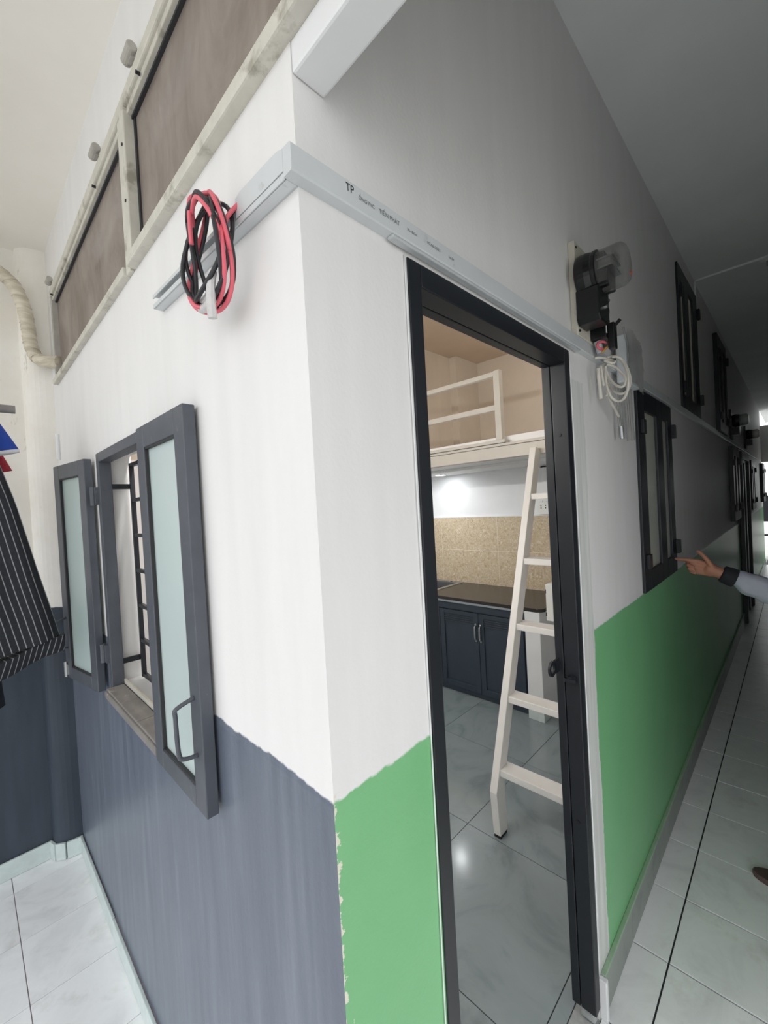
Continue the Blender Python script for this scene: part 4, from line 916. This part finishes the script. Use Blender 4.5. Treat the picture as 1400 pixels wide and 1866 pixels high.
# left hand relaxed at the side
LW = Vector(WR_L)
bd.capsule(LW, LW+Vector((0, 0.02, -0.07)), 0.027, 0.026)
for k, L in enumerate((0.060, 0.068, 0.064, 0.050)):
    a = LW+Vector((0.0, 0.045-0.018*k, -0.085)); b = a+Vector((0.006, 0.006, -L*0.5)); c = b+Vector((0.012, 0.002, -L*0.45)); bd.capsule(a, b, 0.0095, 0.0088); bd.capsule(b, c, 0.0088, 0.0075)
bd.capsule(LW+Vector((0.0, 0.03, -0.02)), LW+Vector((0.012, 0.058, -0.055)), 0.012, 0.010); bd.capsule(LW+Vector((0.012, 0.058, -0.055)), LW+Vector((0.016, 0.062, -0.085)), 0.010, 0.008)
body = link('body', remeshed(bd, 0.0036, 3, 'body'), 'skin', pe, smooth=True)
for q in (-1, 1): MB().sphere((px+q*0.030, py+0.094, 1.538), (0.013, 0.010, 0.008), 12, 8).sphere((px+q*0.030, py+0.1025, 1.538), (0.005, 0.003, 0.005), 8, 6).build('eye', 'eye', pe, smooth=True)
mb = MB(); mb.sphere((px, py-0.008, 1.558), (0.079, 0.094, 0.100), 20, 14); mb.sphere((px, py-0.045, 1.50), (0.065, 0.05, 0.06), 14, 10); link('hair', remeshed(mb, 0.007, 2, 'hair'), 'hair', pe, smooth=True)
# jacket with wrinkled sleeve
jk = MB()
jk.capsule((px-0.12, py, 1.345), (px+0.12, py, 1.345), 0.080, 0.080); jk.capsule((px-0.055, py, 1.02), (px-0.075, py, 1.28), 0.125, 0.110); jk.capsule((px+0.055, py, 1.02), (px+0.075, py, 1.28), 0.125, 0.110)
jk.capsule((px-0.05, py, 0.90), (px+0.05, py, 0.90), 0.125, 0.125)
ELv = Vector(EL_R); dirv = (WR-ELv).normalized(); end = WR - dirv*0.100
jk.capsule(SH_R, EL_R, 0.074, 0.068)
nseg = 7
for i in range(nseg):
    t0, t1 = i/nseg, (i+1)/nseg; a = ELv+(end-ELv)*t0; b = ELv+(end-ELv)*t1
    wig = Vector((0.004*math.sin(i*2.1), 0, 0.006*math.cos(i*2.7)))
    jk.capsule(a+wig, b-wig, 0.056+0.004*math.sin(i*1.9), 0.053+0.003*math.cos(i*2.3)-0.009*(i == nseg-1))
jk.capsule(SH_L, EL_L, 0.070, 0.058); jk.capsule(EL_L, Vector(WR_L)+Vector((0, 0, 0.06)), 0.058, 0.046)
jk.lathe([(0.062, 0), (0.055, 0.03)], (px, py+0.005, 1.38), (0, 0.1, 1), 16)
jme = remeshed(jk, 0.008, 2, 'jacket')
from mathutils import noise as mnoise
for v in jme.vertices:
    q = v.co; d = mnoise.noise(Vector((q.x*18, q.y*26, q.z*20)))*0.005; v.co = q + v.normal*d
link('jacket', jme, 'jacket', pe, smooth=True)
mb = MB(); a = WR-dirv*0.076; mb.lathe([(0.036, 0.0), (0.0425, 0.004), (0.0425, 0.030), (0.039, 0.052), (0.032, 0.056)], a, dirv, 24); mb.build('cuff', 'cuff', pe, smooth=True)
mb = MB(); b = Vector(WR_L)+Vector((0, 0, 0.06)); mb.lathe([(0.042, -0.01), (0.044, 0.0), (0.036, 0.055)], b, (0, -0.0, -1), 18); mb.build('cuff', 'cuff', pe, smooth=True)
tp = MB(); tp.capsule((px-0.04, py, 0.93), (px+0.04, py, 0.93), 0.118, 0.118)
for q in (-1, 1): tp.capsule((px+q*0.085, py, 0.92), (px+q*0.09, py+0.01, 0.50), 0.095, 0.075); tp.capsule((px+q*0.09, py+0.01, 0.50), (px+q*0.095, py-0.02, 0.13), 0.075, 0.062)
link('trousers', remeshed(tp, 0.01, 2, 'trousers'), 'pants', pe, smooth=True)
for q, fx in ((-1, px-0.105), (1, px+0.105)):
    tip = -0.298 if q < 0 else -0.40; heel = tip-0.26; pl = []
    for i in range(24):
        t = 2*math.pi*i/24; w = 0.044+0.006*math.sin(t); pl.append((fx+w*math.cos(t), (tip+heel)/2+0.13*math.sin(t)))
    MB().prism(pl, lambda a, b, h: (a, b, h), 0.0, 0.024).build('sandal_sole', 'sole', pe, bevel=0.004)
    st = MB(); G = []
    for i in range(5):
        row = []
        for j in range(13): t = math.pi*j/12; row.append((fx+0.046*math.cos(t), tip-0.075-0.10+0.030*i, 0.022+(0.052-0.010*i)*math.sin(t)))
        G.append(row)
    st.grid(G); o = st.build('sandal_strap', 'insole', pe, smooth=True); md = o.modifiers.new('s', 'SOLIDIFY'); md.thickness = 0.004

for o in bpy.data.objects:
    if '_base' in o: del o['_base']
